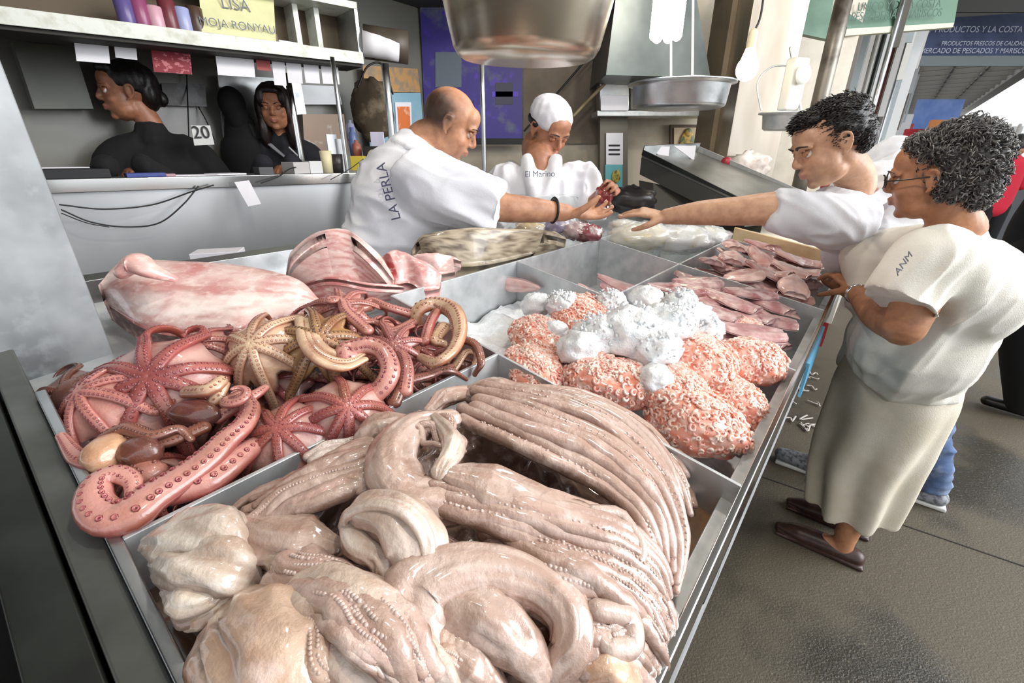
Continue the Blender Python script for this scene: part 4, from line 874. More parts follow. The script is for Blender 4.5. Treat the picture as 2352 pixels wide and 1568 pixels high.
def hand_prims(mb, w, d, pn, side, s=1.0, curl=(.5, .6, .7, .8), spread=.10, thumb=(.6, .3), cseg=8):
    """w wrist, d palm direction, pn direction the palm faces, side +1 puts the thumb along cross(d, pn)"""
    d = unit(d); pn = unit(pn - d * np.dot(pn, d)); x = np.cross(d, pn) * side; tips = []
    mb.tube([w - d * .03 * s, w, w + d * .045 * s, w + d * .085 * s], [.023 * s, .024 * s, .034 * s, .036 * s], seg=14, n=14, up=pn, fh=.42)
    L = (.072, .080, .075, .060); r0 = (.0088, .0092, .0088, .0078)
    for i in range(4):
        off = (1.5 - i) * .0195 * s; b = w + d * (.086 - .006 * abs(i - 1.3)) * s + x * off; fd = unit(d + x * (1.5 - i) * spread); P = [b - d * .02 * s, b]; a = 0
        for q, seg in enumerate((.44, .32, .24)):
            a += curl[i] * (.7, 1.0, .7)[q]; dd = fd * math.cos(a) + pn * math.sin(a); P.append(P[-1] + dd * L[i] * s * seg)
        mb.tube(P, [r0[i] * s * 1.1, r0[i] * s, r0[i] * s, r0[i] * s * .78], seg=cseg, n=18); tips.append((P[-1], dd))
    b = w + d * .02 * s + x * .024 * s + pn * .008 * s; t1 = unit(d * .7 + x * thumb[0] + pn * thumb[1]); p1 = b + t1 * .04 * s; t2 = unit(d * .9 + x * thumb[0] * .2 + pn * thumb[1] * 1.3); p2 = p1 + t2 * .032 * s; t3 = unit(d + pn * thumb[1] * 1.2 - x * .1)
    mb.tube([b - t1 * .012 * s, b, p1, p2, p2 + t3 * .022 * s], [.013 * s, .0145 * s, .0115 * s, .0095 * s, .0078 * s], seg=10, n=18)
    return tips
def nails(root, tips, pn, r=.0055, col='d9b3a4'):
    mb = MB()
    for p, d in tips:
        u = unit(-pn - d * np.dot(-pn, d)); mb.ell(p + u * r * 1.15 - d * .002, (r * 1.25, r * .9, r * .35), d, np.cross(u, d), u, 8, 6, srgb(col))
    return mb.build('fingernails', skin, root)
def T(mb, P, R, **k): mb.tube(P, R, seg=k.pop('seg', 20), n=k.pop('n', max(10, len(P) * 6)), **k)
def folds(seed, amp, dirv, f1=14, f2=35, lin=.25):
    dv = unit(dirv); sd = random.Random(seed).uniform(0, 40)
    def fn(q):
        al = q.dot(dv); p = q - dv * al * (1 - lin)
        v = noise.noise(Vector(p * f1 * .6) + Vector((sd, 0, 0))); w = noise.noise(Vector(p * f2 * .7) + Vector((0, sd, 0))); g = .4 + .9 * abs(noise.noise(Vector(q * 5) + Vector((0, 0, sd)))) * 2
        return amp * g * ((1 - abs(v) * 3.2) * .8 + (1 - abs(w) * 3) * .35 - .5)
    return fn
def blades(h_surf, root, name, n, ln, rad, cols, seed, nrmfn, curl=0, lift=.0, flow=None):
    """locks of hair planted on a hair cap"""
    r_ = random.Random(seed); me = h_surf.data; base = np.array(h_surf.location) + (np.array(root_loc(root)) if h_surf.parent else 0)
    nv = len(me.vertices); mb = MB()
    for _ in range(n):
        v = me.vertices[r_.randrange(nv)]; p = np.array(v.co) + base; nn = np.array(v.normal)
        if not nrmfn(p, nn): continue
        f = flow(p, nn) if flow else nn; f = unit(f + V(r_.gauss(0, .25), r_.gauss(0, .25), r_.gauss(0, .25))); L = ln * r_.uniform(.6, 1.25)
        if curl:
            s = unit(np.cross(nn, f)); q = p + nn * lift; P = [q + (f * math.sin(a) * .5 + nn * (1 - math.cos(a)) * .5) * L * .6 + s * a * L * .05 for a in np.linspace(0, curl * r_.uniform(.7, 1.2), 7)]
        else: P = [p, p + f * L * .5 + nn * lift, p + f * L - nn * L * .15]
        mb.tube(P, [rad, rad * .9, rad * .25], seg=4, n=len(P), col=srgb(r_.choice(cols)), cap=False)
    return mb.build(name, hair_m, root)

# ===== elderly woman in front of the counter =====
SKW = '9c6a4c'
fA, fB = FL(1925, 1276), FL(1942, 1212)
wom = thing('person', 'grey haired woman in cream top and beige skirt, gripping the counter rim', 'person', (fA[0], fA[1], 0))
hc = W(2146, 404, 1.13); hd = Fr(hc, (-.66, .74, -.16), (-.12, -.02, 1), .93)
mb = MB(); head_prims(mb, hd, fat=1.12, nose=1.15)
neck0 = hd(0, -.03, -.05); sh = W(2185, 545, 1.19)
T(mb, [neck0, hd(0, -.05, -.12), sh + V(0, 0, .02)], [.052, .055, .065])
# left arm (towards the camera), bent at the elbow, hand on the rim
shL = W(2150, 600, 1.10); elL = W(2075, 752, 1.14); wrL = W(1968, 672, 1.40); knu = W(1915, 622, 1.46)
T(mb, [shL, elL], [.055, .048]); T(mb, [elL, (elL + wrL) / 2 + V(-.01, -.02, -.012), wrL], [.047, .043, .029], n=20)
tips = hand_prims(mb, wrL, W(1925, 625, 1.47) - wrL, V(-.1, .3, -1), 1, .95, (.55, .6, .6, .7), .05, (.5, .9))
# right hand beyond, also on the rim
wrR = W(1905, 640, 1.56); T(mb, [W(2000, 690, 1.45), wrR], [.035, .026])
for s_ in (fA, fB):
    an = np.array([s_[0], s_[1], .09]); T(mb, [an + V(.0, .0, .30), an + V(0, 0, .1), an, an + V(0, 0, -.04)], [.05, .042, .036, .036])
    # foot inside the shoe
    T(mb, [an + V(0, 0, -.04), an + B * .10 + V(0, 0, -.06), an + B * .16 + V(0, 0, -.065)], [.036, .032, .024])
dn, tn = head_mods(hd, '9a5c50', SKW)
remesh(mb, 'body', .0042, 5, wom, skin, srgb(SKW), dn, tn); eyes(hd, wom, (0, -.3), srgb('96603f'), brow='4a3a30')
nails(wom, tips, V(0, 0, -1))
# hair: thick short grey curls
mb = MB()
for c, r in (((0, -.042, .050), (.086, .092, .080)), ((0, -.078, -.005), (.080, .058, .080)), ((0, .018, .082), (.060, .045, .036)), ((.060, -.045, .0), (.030, .045, .060)), ((-.060, -.045, .0), (.030, .045, .060)), ((0, -.085, -.055), (.060, .036, .045))):
    mb.ell(hd(*c), tuple(q * .93 for q in r), hd.x, hd.y, hd.z, 24, 14)
hr = remesh(mb, 'hair', .006, 3, wom, hair_m, srgb('4a4846'), disp=lambda q: .010 * noise.noise(Vector(q * 38)) + .006 * noise.noise(Vector(q * 80)))
blades(hr, wom, 'hair_curls', 4200, .019, .0015, ('3a3838', '5c5a58', '7d7b78', '979490', '2c2a2a', '6b6865'), 1, lambda p, n: True, curl=5.2, lift=-.002, flow=lambda p, n: np.cross(n, V(noise.noise(Vector(p * 30)), .5, noise.noise(Vector(p * 30) + Vector((5, 0, 0))))))
# glasses
gm = mat('dark_glasses_frame', '241c1a', .3); mb = MB()
for s in (-1, 1):
    mb.tube([hd(s * .034 + .024 * math.cos(a) , .104 - .012 * abs(math.cos(a)) * (s * math.cos(a) > 0), .002 + .018 * math.sin(a)) for a in np.linspace(0, 2 * math.pi, 17)], .0018, seg=6, n=33)
    mb.tube([hd(s * .058, .094, .006), hd(s * .072, .06, .006), hd(s * .082, .0, .008)], .0018, seg=6)
mb.tube([hd(-.01, .106, .004), hd(.01, .106, .004)], .0018, seg=6); mb.build('glasses', gm, wom)
# cream top
mb = MB(); hip = V(fA[0] * .5 + fB[0] * .5 - .06, fA[1] * .5 + fB[1] * .5 - .03, .86)
shR = W(2010, 520, 1.42); upv = A * .2 + B * .0 + A
mid = (sh + hip) / 2 + B * .02
T(mb, [sh + V(0, 0, -.045), sh + V(.03, -.01, -.12) - B * .04, mid - B * .05, mid - B * .02 + V(0, 0, -.12), hip + V(0, 0, .02), hip + V(0, 0, -.09)], [.07, .135, .168, .178, .178, .175], up=B, fw=1.10, fh=.98, n=34, seg=36, cap=False)
T(mb, [sh + V(0, 0, -.01), sh + V(0, 0, -.08)], [.072, .11])
T(mb, [sh + A * .06 + V(0, 0, -.075), W(2010, 590, 1.40)], [.11, .085]); T(mb, [W(1995, 590, 1.40), W(1990, 690, 1.42)], [.08, .07])
T(mb, [sh - A * .02 + V(.0, 0, -.07), sh - A * .07 + V(0, 0, -.095), shL + V(0, 0, -.01), W(2062, 705, 1.125)], [.12, .115, .10, .092], n=26, seg=28, cap=False); T(mb, [sh + V(0, 0, -.02), sh - A * .13 + V(0, 0, -.10)], [.06, .07])
remesh(mb, 'top', .006, 22, wom, cloth_c, disp=folds(3, .019, V(-.3, .1, -1), 9, 22, .3))
lg = mat('small_print', '4a4a52', .8)
for i, (x, y) in enumerate(((2062, 622), (2072, 600), (2082, 610), (2092, 588), (2100, 570), (2112, 560), (2118, 548), (2088, 596), (2070, 630))):
    pass
text('print', 'ANM ', .026, W(2078, 602, .985) , W(2120, 548, .985) - W(2062, 628, .985), W(2062, 580, .97) - W(2080, 610, .985), lg, wom, ext=.0005)
# skirt
mb = MB(); fc = (fA + fB) / 2; hem = V(fc[0], fc[1], .20) + B * .02
T(mb, [hip + V(0, 0, .05), hip + V(.0, 0, -.12), (hip + hem) / 2 + V(-.01, 0, 0), hem], [.15, .172, .172, .150], up=B, fw=1.05, fh=1.0, n=30, seg=40, cap=False)
kc = lambda q: .016 * math.sin(math.atan2(q[1] - hem[1], q[0] - hem[0]) * 9 + noise.noise(Vector(q * 3)) * 2) * min(1, max(0, (.85 - q[2]) / .5))
remesh(mb, 'skirt', .007, 8, wom, skirt_m, disp=kc)
for s_, lb in ((fA, 1), (fB, 1)):
    mb = MB(); h0 = np.array([s_[0], s_[1], .03]) - B * .05
    T(mb, [h0, h0 + B * .09 + V(0, 0, .005), h0 + B * .20, h0 + B * .265 + V(0, 0, -.005)], [.036, .042, .040, .018], up=UPZ, fh=.85, seg=20, n=24)
    mb.box(h0 + B * .12 + V(0, 0, -.022), .08, .30, .014, A, B)
    remesh(mb, 'shoe', .004, 3, wom, mat('brown_leather', '33201b', .4, n1=(40, '4a3028', .4, .7)))
mb = MB(); ax = unit(wrL - elL); X = unit(np.cross(ax, UPZ)); Z = np.cross(X, ax)
mb.tube([wrL - ax * .012 + (X * math.cos(a) * .031 + Z * math.sin(a) * .029) for a in np.linspace(0, 2 * math.pi, 17)], .004, seg=6, n=33, fh=1.6); mb.ell(wrL - ax * .012 + Z * .031, (.013, .013, .005), X, ax, Z, 14, 8); mb.build('wristwatch', chrome, wom)

# ===== young man leaning over the counter =====
SKM = 'b08468'
m1, m2 = FL(1893, 1094), FL(2120, 1150)
man = thing('person', 'dark haired young man in white T-shirt and jeans stretching his arm over the counter', 'person', (m1[0], m1[1], 0))
hc = W(1905, 332, 1.32); hd = Fr(hc, (-.90, .12, -.40), (-.30, .10, .95), .99)
mb = MB(); head_prims(mb, hd, fat=1.02)
chest = W(2010, 500, 1.45); T(mb, [hd(0, -.015, -.04), W(1962, 405, 1.40), W(1962, 455, 1.43), W(1945, 490, 1.43), W(1862, 495, 1.37)], [.054, .055, .055, .05, .05])
shl = W(1862, 492, 1.36); el = W(1690, 485, 1.42); wr = W(1530, 497, 1.52); T(mb, [shl, W(1790, 480, 1.37), el], [.058, .054, .045], n=20); T(mb, [el, (el + wr) / 2 + V(0, 0, .003), wr], [.046, .040, .027], n=20)
hdv = W(1440, 480, 1.57) - wr; tips = hand_prims(mb, wr, hdv, V(-.1, .3, -1), 1, 1.0, (.18, .25, .32, .4), .12, (.7, .4))
pass
dn, tn = head_mods(hd, 'a8695c', SKM, '7a5a4a'); remesh(mb, 'body', .0042, 5, man, skin, srgb(SKM), dn, tn); eyes(hd, man, (-.1, -.35), srgb('a07050'), bw=.0055); nails(man, tips, V(0, 0, -1))
mb = MB()
for c, r in (((0, -.034, .058), (.081, .086, .066)), ((0, .040, .090), (.056, .042, .026)), ((0, -.07, .01), (.076, .050, .070)), ((.058, -.030, .03), (.026, .050, .045)), ((-.058, -.030, .03), (.026, .050, .045)), ((0, .055, .078), (.046, .026, .018))):
    mb.ell(hd(*c), tuple(q * .99 for q in r), hd.x, hd.y, hd.z, 24, 14)
hr = remesh(mb, 'hair', .005, 3, man, hair_m, srgb('14100e'), disp=lambda q: .006 * noise.noise(Vector(q * 40)))
blades(hr, man, 'hair_strands', 3400, .017, .0013, ('120e0d', '1c1613', '0c0a0a', '2a211c'), 2, lambda p, n: True, flow=lambda p, n: n * .35 + hd.y * .9 + V(0, 0, .1), lift=.001)
mb = MB()
pel = V(*( (m1 + m2) / 2)); pel = V(pel[0] - .03, pel[1] + .03, .95)
T(mb, [W(1975, 500, 1.47), W(2000, 530, 1.48), chest + (pel - chest) * .35, chest + (pel - chest) * .7, pel, pel + V(0, 0, -.1)], [.085, .155, .165, .165, .165, .165], up=V(0, -1, 0), fw=1.15, fh=.75, n=34, seg=34, cap=False)
T(mb, [W(1950, 510, 1.43), shl + V(0, 0, -.004), W(1768, 480, 1.375)], [.10, .078, .066], n=22, seg=28, cap=False)
T(mb, [W(1995, 445, 1.50), W(2050, 402, 1.57), W(2130, 430, 1.66)], [.115, .12, .09], n=18); T(mb, [W(1975, 470, 1.46), W(1968, 432, 1.44)], [.10, .078], cap=False)
remesh(mb, 'tshirt', .006, 16, man, mat('white_tshirt', 'd9dade', .85, n1=(7, 'c6c7cd', .4, .7), bump=[(14, .25), (300, .2)]), disp=folds(5, .020, V(-.6, .1, .4), 12, 30, .25))
gp = mat('faded_print', 'a49c98', .85, n1=(50, 'd0cdcc', .4, .6))
for f, q in enumerate((m1, m2)):
    mb = MB(); an = V(q[0], q[1], .10); hp = pel + (B * .08 if f == 0 else -B * .08)
    T(mb, [hp + V(0, 0, .02), (hp + an) / 2 + B * .03, an + V(0, 0, .06), an + V(0, 0, -.02)], [.095, .075, .058, .062], n=26, cap=False); remesh(mb, 'jeans_leg', .007, 6, man, jean_m, disp=folds(8 + f, .008, V(1, 0, 0), 16, 34, .3))
    mb = MB(); h0 = V(q[0], q[1], .045) - B * .04; T(mb, [h0, h0 + B * .12, h0 + B * .24], [.045, .05, .036], up=UPZ, fh=.85, n=20); sh_ = mb.build('shoe', mat('grey_trainer', '8d9095', .6, n1=(60, '5a5d63', .45, .6)), man)
    mb = MB(); mb.box(h0 + B * .11 + V(0, 0, -.035), .085, .29, .02, A, B); mb.build('shoe_sole', mat('white_sole', 'd8d8d4', .6), sh_, smooth=False, bevel=.006)
mb = MB(); ps = W(2012, 540, 1.40)

# ===== bald seller reaching across =====
SKB = 'a8765a'
sel = thing('person', 'balding seller in white T-shirt with black wristband reaching across the counter', 'person', V(-.45, 1.62, 0))
hc = W(1036, 288, 1.50); hd = Fr(hc, (.86, .02, -.46), (.42, .02, .9), .95)
mb = MB(); head_prims(mb, hd, fat=1.06, nose=1.1)
T(mb, [hd(0, -.02, -.05), hd(0, -.07, -.09), W(965, 370, 1.52)], [.058, .058, .065])
shs = W(985, 430, 1.45); els = W(1165, 478, 1.46); wrs = W(1300, 488, 1.53)
T(mb, [shs, W(1080, 460, 1.45), els], [.065, .058, .047], n=20); T(mb, [els, (els + wrs) / 2, wrs], [.047, .041, .029], n=20)
tips = hand_prims(mb, wrs, W(1390, 492, 1.57) - wrs, V(.1, -.3, .9), 1, 1.05, (.25, .3, .4, .5), .08, (.4, .8))
elo = W(1120, 515, 1.72); T(mb, [W(1000, 440, 1.72), elo], [.055, .045]); T(mb, [elo, W(1060, 520, 1.80)], [.043, .035])
dn, tn = head_mods(hd, '9a6255', SKB, '6e5648')
for x, y, z in ((.06, -.05, .02), (.055, -.08, .0), (.04, -.10, .03), (.07, -.02, .03), (-.06, -.05, .02), (0, -.11, .02), (.03, -.11, -.02), (.072, -.035, .0), (.065, -.07, .03), (.05, -.09, .05), (.068, -.05, .05)): tn.append((hd(x, y, z), (.036,) * 3, srgb('33241c'), .85))
remesh(mb, 'body', .0045, 5, sel, skin, srgb(SKB), dn, tn); eyes(hd, sel, (0, -.4), srgb('9a6848'), brow='2c1c14'); nails(sel, tips, V(0, 0, .9) * -1)
mb = MB(); hp = W(905, 600, 1.62)
T(mb, [W(955, 352, 1.54), W(945, 395, 1.54), W(930, 460, 1.54), W(912, 520, 1.56), hp, hp + V(0, .05, -.25)], [.10, .155, .18, .175, .175, .175], up=V(.2, -1, 0), fw=1.0, fh=.85, n=36, seg=34, cap=False)
T(mb, [W(950, 410, 1.47), shs + V(0, 0, -.005), W(1085, 468, 1.44), W(1145, 484, 1.45)], [.12, .118, .098, .090], n=24, seg=28, cap=False)
T(mb, [W(958, 365, 1.52), W(975, 332, 1.515)], [.11, .078], cap=False)
T(mb, [W(960, 420, 1.66), W(1060, 470, 1.70), W(1125, 500, 1.71)], [.10, .09, .075], n=18)
remesh(mb, 'tshirt', .006, 16, sel, cloth_w, disp=folds(6, .020, V(1, 0, -.4), 12, 28, .25))
mb = MB(); T(mb, [hp + V(0, .03, -.2), V(-.40, 1.62, .5)], [.165, .15]); T(mb, [V(-.34, 1.62, .55), V(-.34, 1.64, .06)], [.09, .06]); T(mb, [V(-.52, 1.62, .55), V(-.54, 1.66, .06)], [.09, .06]); mb.build('trousers', mat('dark_trousers', '22242c', .85), sel)
ax = unit(wrs - els); X = unit(np.cross(ax, UPZ)); Z = np.cross(X, ax); wq = W(1272, 483, 1.515); mb = MB()
mb.tube([wq + (X * math.cos(a) * .037 + Z * math.sin(a) * .037) for a in np.linspace(0, 2 * math.pi, 17)], .0045, seg=6, n=33, fw=2.0); mb.build('wristband', mat('black_band', '17181a', .5), sel)
pr = text('print', 'LA PERLA', .042, W(893, 440, 1.355), V(.28, -.3, -1) * -1, V(-1, -.25, -.15), mat('navy_print', '3b3d55', .8), sel, ext=.0005)

# ===== seller with the white cap and plastic apron =====
SKC = '8f5f46'
cap_ = thing('person', 'seller in white cap and clear plastic apron looking down behind the counter', 'person', V(.13, 2.25, 0))
hc = W(1262, 298, 1.95); hd = Fr(hc, (.45, -.72, -.55), (.1, -.12, 1), 1.03)
mb = MB(); head_prims(mb, hd, fat=1.05, nose=1.15)
shc = W(1238, 385, 1.98); T(mb, [hd(0, -.02, -.05), hd(0, -.06, -.11), shc + V(0, 0, .04)], [.056, .058, .07]); T(mb, [shc + V(0, -.03, .02), shc + V(0, -.05, -.06)], [.05, .045])
wrc = W(1378, 452, 1.86); T(mb, [W(1345, 490, 2.0), wrc], [.045, .032]); dn, tn = head_mods(hd, '8a4c42', SKC)
tips = hand_prims(mb, wrc, W(1400, 432, 1.80) - wrc, V(0, -1, .2), 1, 1.0, (.7, .8, .9, 1.0), .05, (.5, .8))
remesh(mb, 'body', .0048, 5, cap_, skin, srgb(SKC), dn, tn); eyes(hd, cap_, (0, -.4), srgb('85523a'), brow='1a1210')
mb = MB(); mb.ell(hd(0, -.022, .052), (.090, .108, .078), hd.x, hd.y, hd.z, 28, 16); mb.ell(hd(0, -.075, .01), (.07, .045, .05), hd.x, hd.y, hd.z)
remesh(mb, 'white_cap', .005, 5, cap_, cloth_w, dents=[(hd(0, .08, .0), .04, hd.z * .02)], disp=lambda q: .003 * noise.noise(Vector(q * 40)))
mb = MB(); mb.tube([hd(.078 * math.cos(a), -.02 + .095 * math.sin(a), .018 + .012 * math.sin(a)) for a in np.linspace(math.pi * .95, math.pi * 2.05, 14)], .010, seg=8, n=30, fh=1.6, col=srgb('17110f')); mb.build('hair', hair_m, cap_)
mb = MB(); hpc = shc + V(.03, .08, -.55)
T(mb, [shc + V(0, 0, .0), shc + V(0, .0, -.06), shc + V(.01, .02, -.2), hpc, hpc + V(0, 0, -.15)], [.10, .185, .20, .19, .19], up=V(0, -1, 0), fw=1.15, fh=.72, n=34, seg=34, cap=False)
T(mb, [shc + V(-.15, 0, -.06), W(1150, 450, 2.0), W(1135, 500, 1.95)], [.095, .085, .08], n=18); T(mb, [shc + V(.16, 0, -.07), W(1350, 430, 1.98), W(1358, 475, 1.95)], [.095, .085, .075], n=18)
T(mb, [shc + V(-.05, -.04, .03), shc + V(-.045, -.12, -.04), shc + V(-.01, -.15, -.13)], [.03, .03, .03]); T(mb, [shc + V(.07, -.05, .03), shc + V(.05, -.12, -.04), shc + V(.01, -.15, -.13)], [.03, .03, .03])
remesh(mb, 'white_coat', .007, 12, cap_, cloth_w, disp=folds(9, .016, V(.2, 0, -1), 10, 26, .3))
mb = MB(); T(mb, [shc + V(-.01, -.05, -.10), shc + V(0, -.04, -.3), hpc + V(0, -.05, -.1)], [.19, .21, .215], up=V(0, -1, 0), fw=1.12, fh=.72, n=30, seg=40, cap=False)
T(mb, [W(1172, 400, 2.02), W(1135, 440, 2.0), W(1120, 480, 1.98)], [.06, .08, .09], n=16)
remesh(mb, 'plastic_apron', .007, 5, cap_, mat('clear_plastic_film', 'e8efee', .08, alpha=.4, coat=1), disp=folds(12, .012, V(.5, 0, -1), 12, 30, .25))
text('print', 'El Marino', .032, W(1240, 400, 1.775), V(1, .05, .02), V(0, .1, 1), mat('apron_print', '5c6470', .8), cap_)
mb = MB(); T(mb, [hpc + V(0, 0, -.1), V(.15, 2.25, .75)], [.17, .16]); T(mb, [V(.08, 2.25, .8), V(.08, 2.25, .05)], [.09, .06]); T(mb, [V(.24, 2.25, .8), V(.24, 2.25, .05)], [.09, .06]); mb.build('trousers', mat('dark_trousers', '22242c', .85), cap_)
mb = MB(); p = W(1388, 450, 1.80); mb.ell(p, (.035, .04, .045), seg=20, rings=14, col=srgb('8a2f30'), fn=lambda l: l * (1 + .3 * noise.noise(Vector(l * 5)))); tag(mb.build('fish_roe', mat('dark_red_meat', '86302e', .3, coat=.6, n1=(60, 'c86a60', .5, .65)), origin=p), 'handful of dark red meat held by the seller in the white cap', 'meat')

# ===== two cashiers behind the steel counter =====
def cashier(label, hpx, t, fwd, up, sk, shoulders, hair_kind, jacket, k=1.0, seed=1):
    hc = W(hpx[0], hpx[1], t); root = thing('person', label, 'person', (hc[0], hc[1], .0)); hd = Fr(hc, fwd, up, k)
    mb = MB(); head_prims(mb, hd, fat=1.1); s0 = hd(0, -.05, -.19); T(mb, [hd(0, -.02, -.05), hd(0, -.05, -.12), s0], [.052, .052, .06])
    dn, tn = head_mods(hd, '9a5650', sk)
    hw = W(290, 392, 1.72) if seed == 1 else W(640, 384, 2.12)
    remesh(mb, 'head', .0045, 5, root, skin, srgb(sk), dn, tn); mb = MB(); hand_prims(mb, hw + V(.02, .08, .01), V(-.2, -.5, -.1), V(0, 0, -1), 1, .8, (.6, .6, .6, .6)); remesh(mb, 'hand', .0045, 4, root, skin, srgb(sk)); eyes(hd, root, (0, -.3), srgb(sk) * np.array([.8, .75, .75]))
    mb = MB(); R_ = unit(np.cross(V(hc[0], hc[1], 0), UPZ)); F_ = np.cross(UPZ, R_); F_ = F_ if F_.dot(hc * V(1, 1, 0)) < 0 else -F_
    T(mb, [s0 + V(0, 0, .03), s0 + V(0, 0, -.03), s0 + V(0, 0, -.14), s0 + V(0, 0, -.45), s0 + V(0, 0, -.8)], [.06, shoulders * .55, shoulders * .9, shoulders * 1.05, shoulders], up=F_, fw=1.15, fh=.7, n=34, seg=32)
    for s in (-1, 1):
        a0 = s0 + R_ * s * shoulders * .85 + V(0, 0, -.10); a1 = a0 + R_ * s * .12 + V(0, 0, -.30) + F_ * .05; a2 = hw + R_ * s * (.06 if s < 0 else .06) + V(0, 0, .02) - F_ * .0
        T(mb, [s0 + V(0, 0, -.02), a0, a1], [.07, .085, .065]); T(mb, [a1, a1 * .5 + a2 * .5 + V(0, 0, -.01), a2], [.06, .052, .042])
    T(mb, [s0 + V(0, 0, .035), s0 + V(0, 0, .0)], [.07, .09])
    remesh(mb, jacket, .008, 6, root, black_m if seed == 1 else mat('dark_hoodie', '18181f', .9), disp=folds(20 + seed, .008, V(0, 0, 1), 10, 24, .3))
    mb = MB()
    L = [((0, -.030, .050), (.088, .098, .080)), ((0, .045, .088), (.062, .040, .028)), ((0, -.075, .0), (.075, .05, .075))]
    if hair_kind == 'long': L += [((.072, -.005, -.02), (.030, .050, .10)), ((-.072, -.005, -.02), (.030, .050, .10)), ((.070, .02, -.13), (.032, .045, .10)), ((-.075, -.01, -.13), (.040, .05, .11)), ((0, -.08, -.10), (.085, .045, .13)), ((.055, .062, .05), (.022, .025, .05)), ((-.055, .062, .05), (.022, .025, .05))]
    for c, r in L: mb.ell(hd(*c), tuple(q * k for q in r), hd.x, hd.y, hd.z, 20, 12)
    if hair_kind == 'tied': mb.ell(hd(0, -.12, -.02), (.03, .03, .035), hd.x, hd.y, hd.z)
    remesh(mb, 'hair', .006, 4, root, hair_m, srgb('120c0b' if seed == 1 else '1e1010'), disp=lambda q: .004 * noise.noise(Vector(q * V(60, 60, 12))))
    return root, hd, s0, R_, F_
r1, h1, s1, R1, F1 = cashier('woman in black with tied back dark hair seated at the cash counter', (290, 212), 2.04, (-.70, -.62, -.02), (.05, 0, 1), '8a5a42', .20, 'tied', 'black_sweater', 1.05, 1)
mb = MB(); mb.ell(h1(.088, -.01, .045), .006, seg=8, rings=6); mb.build('hair_clip', mat('clip', 'e6e6ee', .3), r1)
r2, h2, s2, R2, F2 = cashier('young woman with long dark hair in a dark hooded jacket behind the counter', (630, 246), 2.45, (.28, -.93, -.15), (.02, 0, 1), 'a0694c', .17, 'long', 'hooded_jacket', .98, 2)
mb = MB(); mb.tube([s2 - F2 * .02 + R2 * (-.10) + V(0, 0, .02), s2 + F2 * .09 - R2 * .06 + V(0, 0, -.02), s2 + F2 * .13 + R2 * .02 + V(0, 0, -.10)], [.012, .014, .008], seg=8, n=16, fh=.5); mb.build('hood_lining', mat('grey_lining', '8c8a8e', .9), r2)
mb = MB(); mb.tube([s2 + F2 * .135 + R2 * .03 + V(0, 0, -.03), s2 + F2 * .15 + R2 * .09 + V(0, 0, -.10)], .005, seg=6); mb.build('drawstring', mat('pale_cord', 'c8c6c8', .8), r2)
# third dark haired head beyond, seen from behind
bk = W(533, 238, 2.42); r3 = thing('person', 'person seen from behind in dark clothes beside the young cashier', 'person', (bk[0], bk[1], 0)); mb = MB()
mb.ell(bk, (.066, .075, .085), seg=24, rings=14, col=srgb('1c1414')); mb.ell(bk + V(.01, .0, -.06), (.06, .06, .08), col=srgb('1c1414')); mb.build('hair', black_m, r3)
mb = MB(); T(mb, [bk + V(0, 0, -.08), bk + V(0, 0, -.16), bk + V(0, 0, -.25), bk + V(0, 0, -.7)], [.06, .08, .12, .13], up=V(0, -1, 0), fh=.55); mb.build('jacket', black_m, r3)

# ===== passers-by in the aisle =====
# person in black at the right edge
pb = FL(2335, 955); root = thing('person', 'person in black trousers cut off by the right edge of the photo', 'person', (pb[0], pb[1], 0)); bt = mat('black_trousers', '0b0b0f', .85)
side = unit(V(pb[1], -pb[0], 0))
mb = MB(); hipb = pb + V(-.26, .05, .95)
T(mb, [hipb, pb * .5 + hipb * .5 + V(-.02, -.03, .0), pb + V(0, 0, .10)], [.15, .12, .085]); T(mb, [hipb + V(.1, -.2, 0), pb + V(.35, -.15, .5), pb + V(.5, -.3, .12)], [.12, .085, .06]); T(mb, [hipb + V(.05, -.1, -.02), hipb + V(.05, -.1, .2)], [.17, .17])
remesh(mb, 'trousers', .012, 5, root, bt)
mb = MB(); T(mb, [hipb + V(.05, -.1, .1), hipb + V(.05, -.1, .5), hipb + V(.05, -.1, .62)], [.19, .21, .08], n=20); T(mb, [hipb + V(.05, .1, .48), hipb + V(.0, .14, .2), hipb + V(-.05, .1, .0)], [.07, .06, .05]); remesh(mb, 'coat', .012, 5, root, mat('dark_coat', '15151b', .85))
mb = MB(); hq = hipb + V(.05, -.1, .75); mb.ell(hq, (.08, .09, .115), col=srgb('a87a5c')); mb.build('head', skin, root); mb = MB(); mb.ell(hq + V(0, 0, .03), (.09, .10, .10), col=srgb('1a1412')); mb.build('hair', hair_m, root)
for q in (pb, pb + V(.5, -.3, 0)):
    mb = MB(); T(mb, [q + V(.05, -.05, .045), q + V(-.08, .12, .04)], [.045, .038], fh=.8); mb.build('shoe', mat('black_shoe', '0e0e0e', .35), root)
mb = MB()
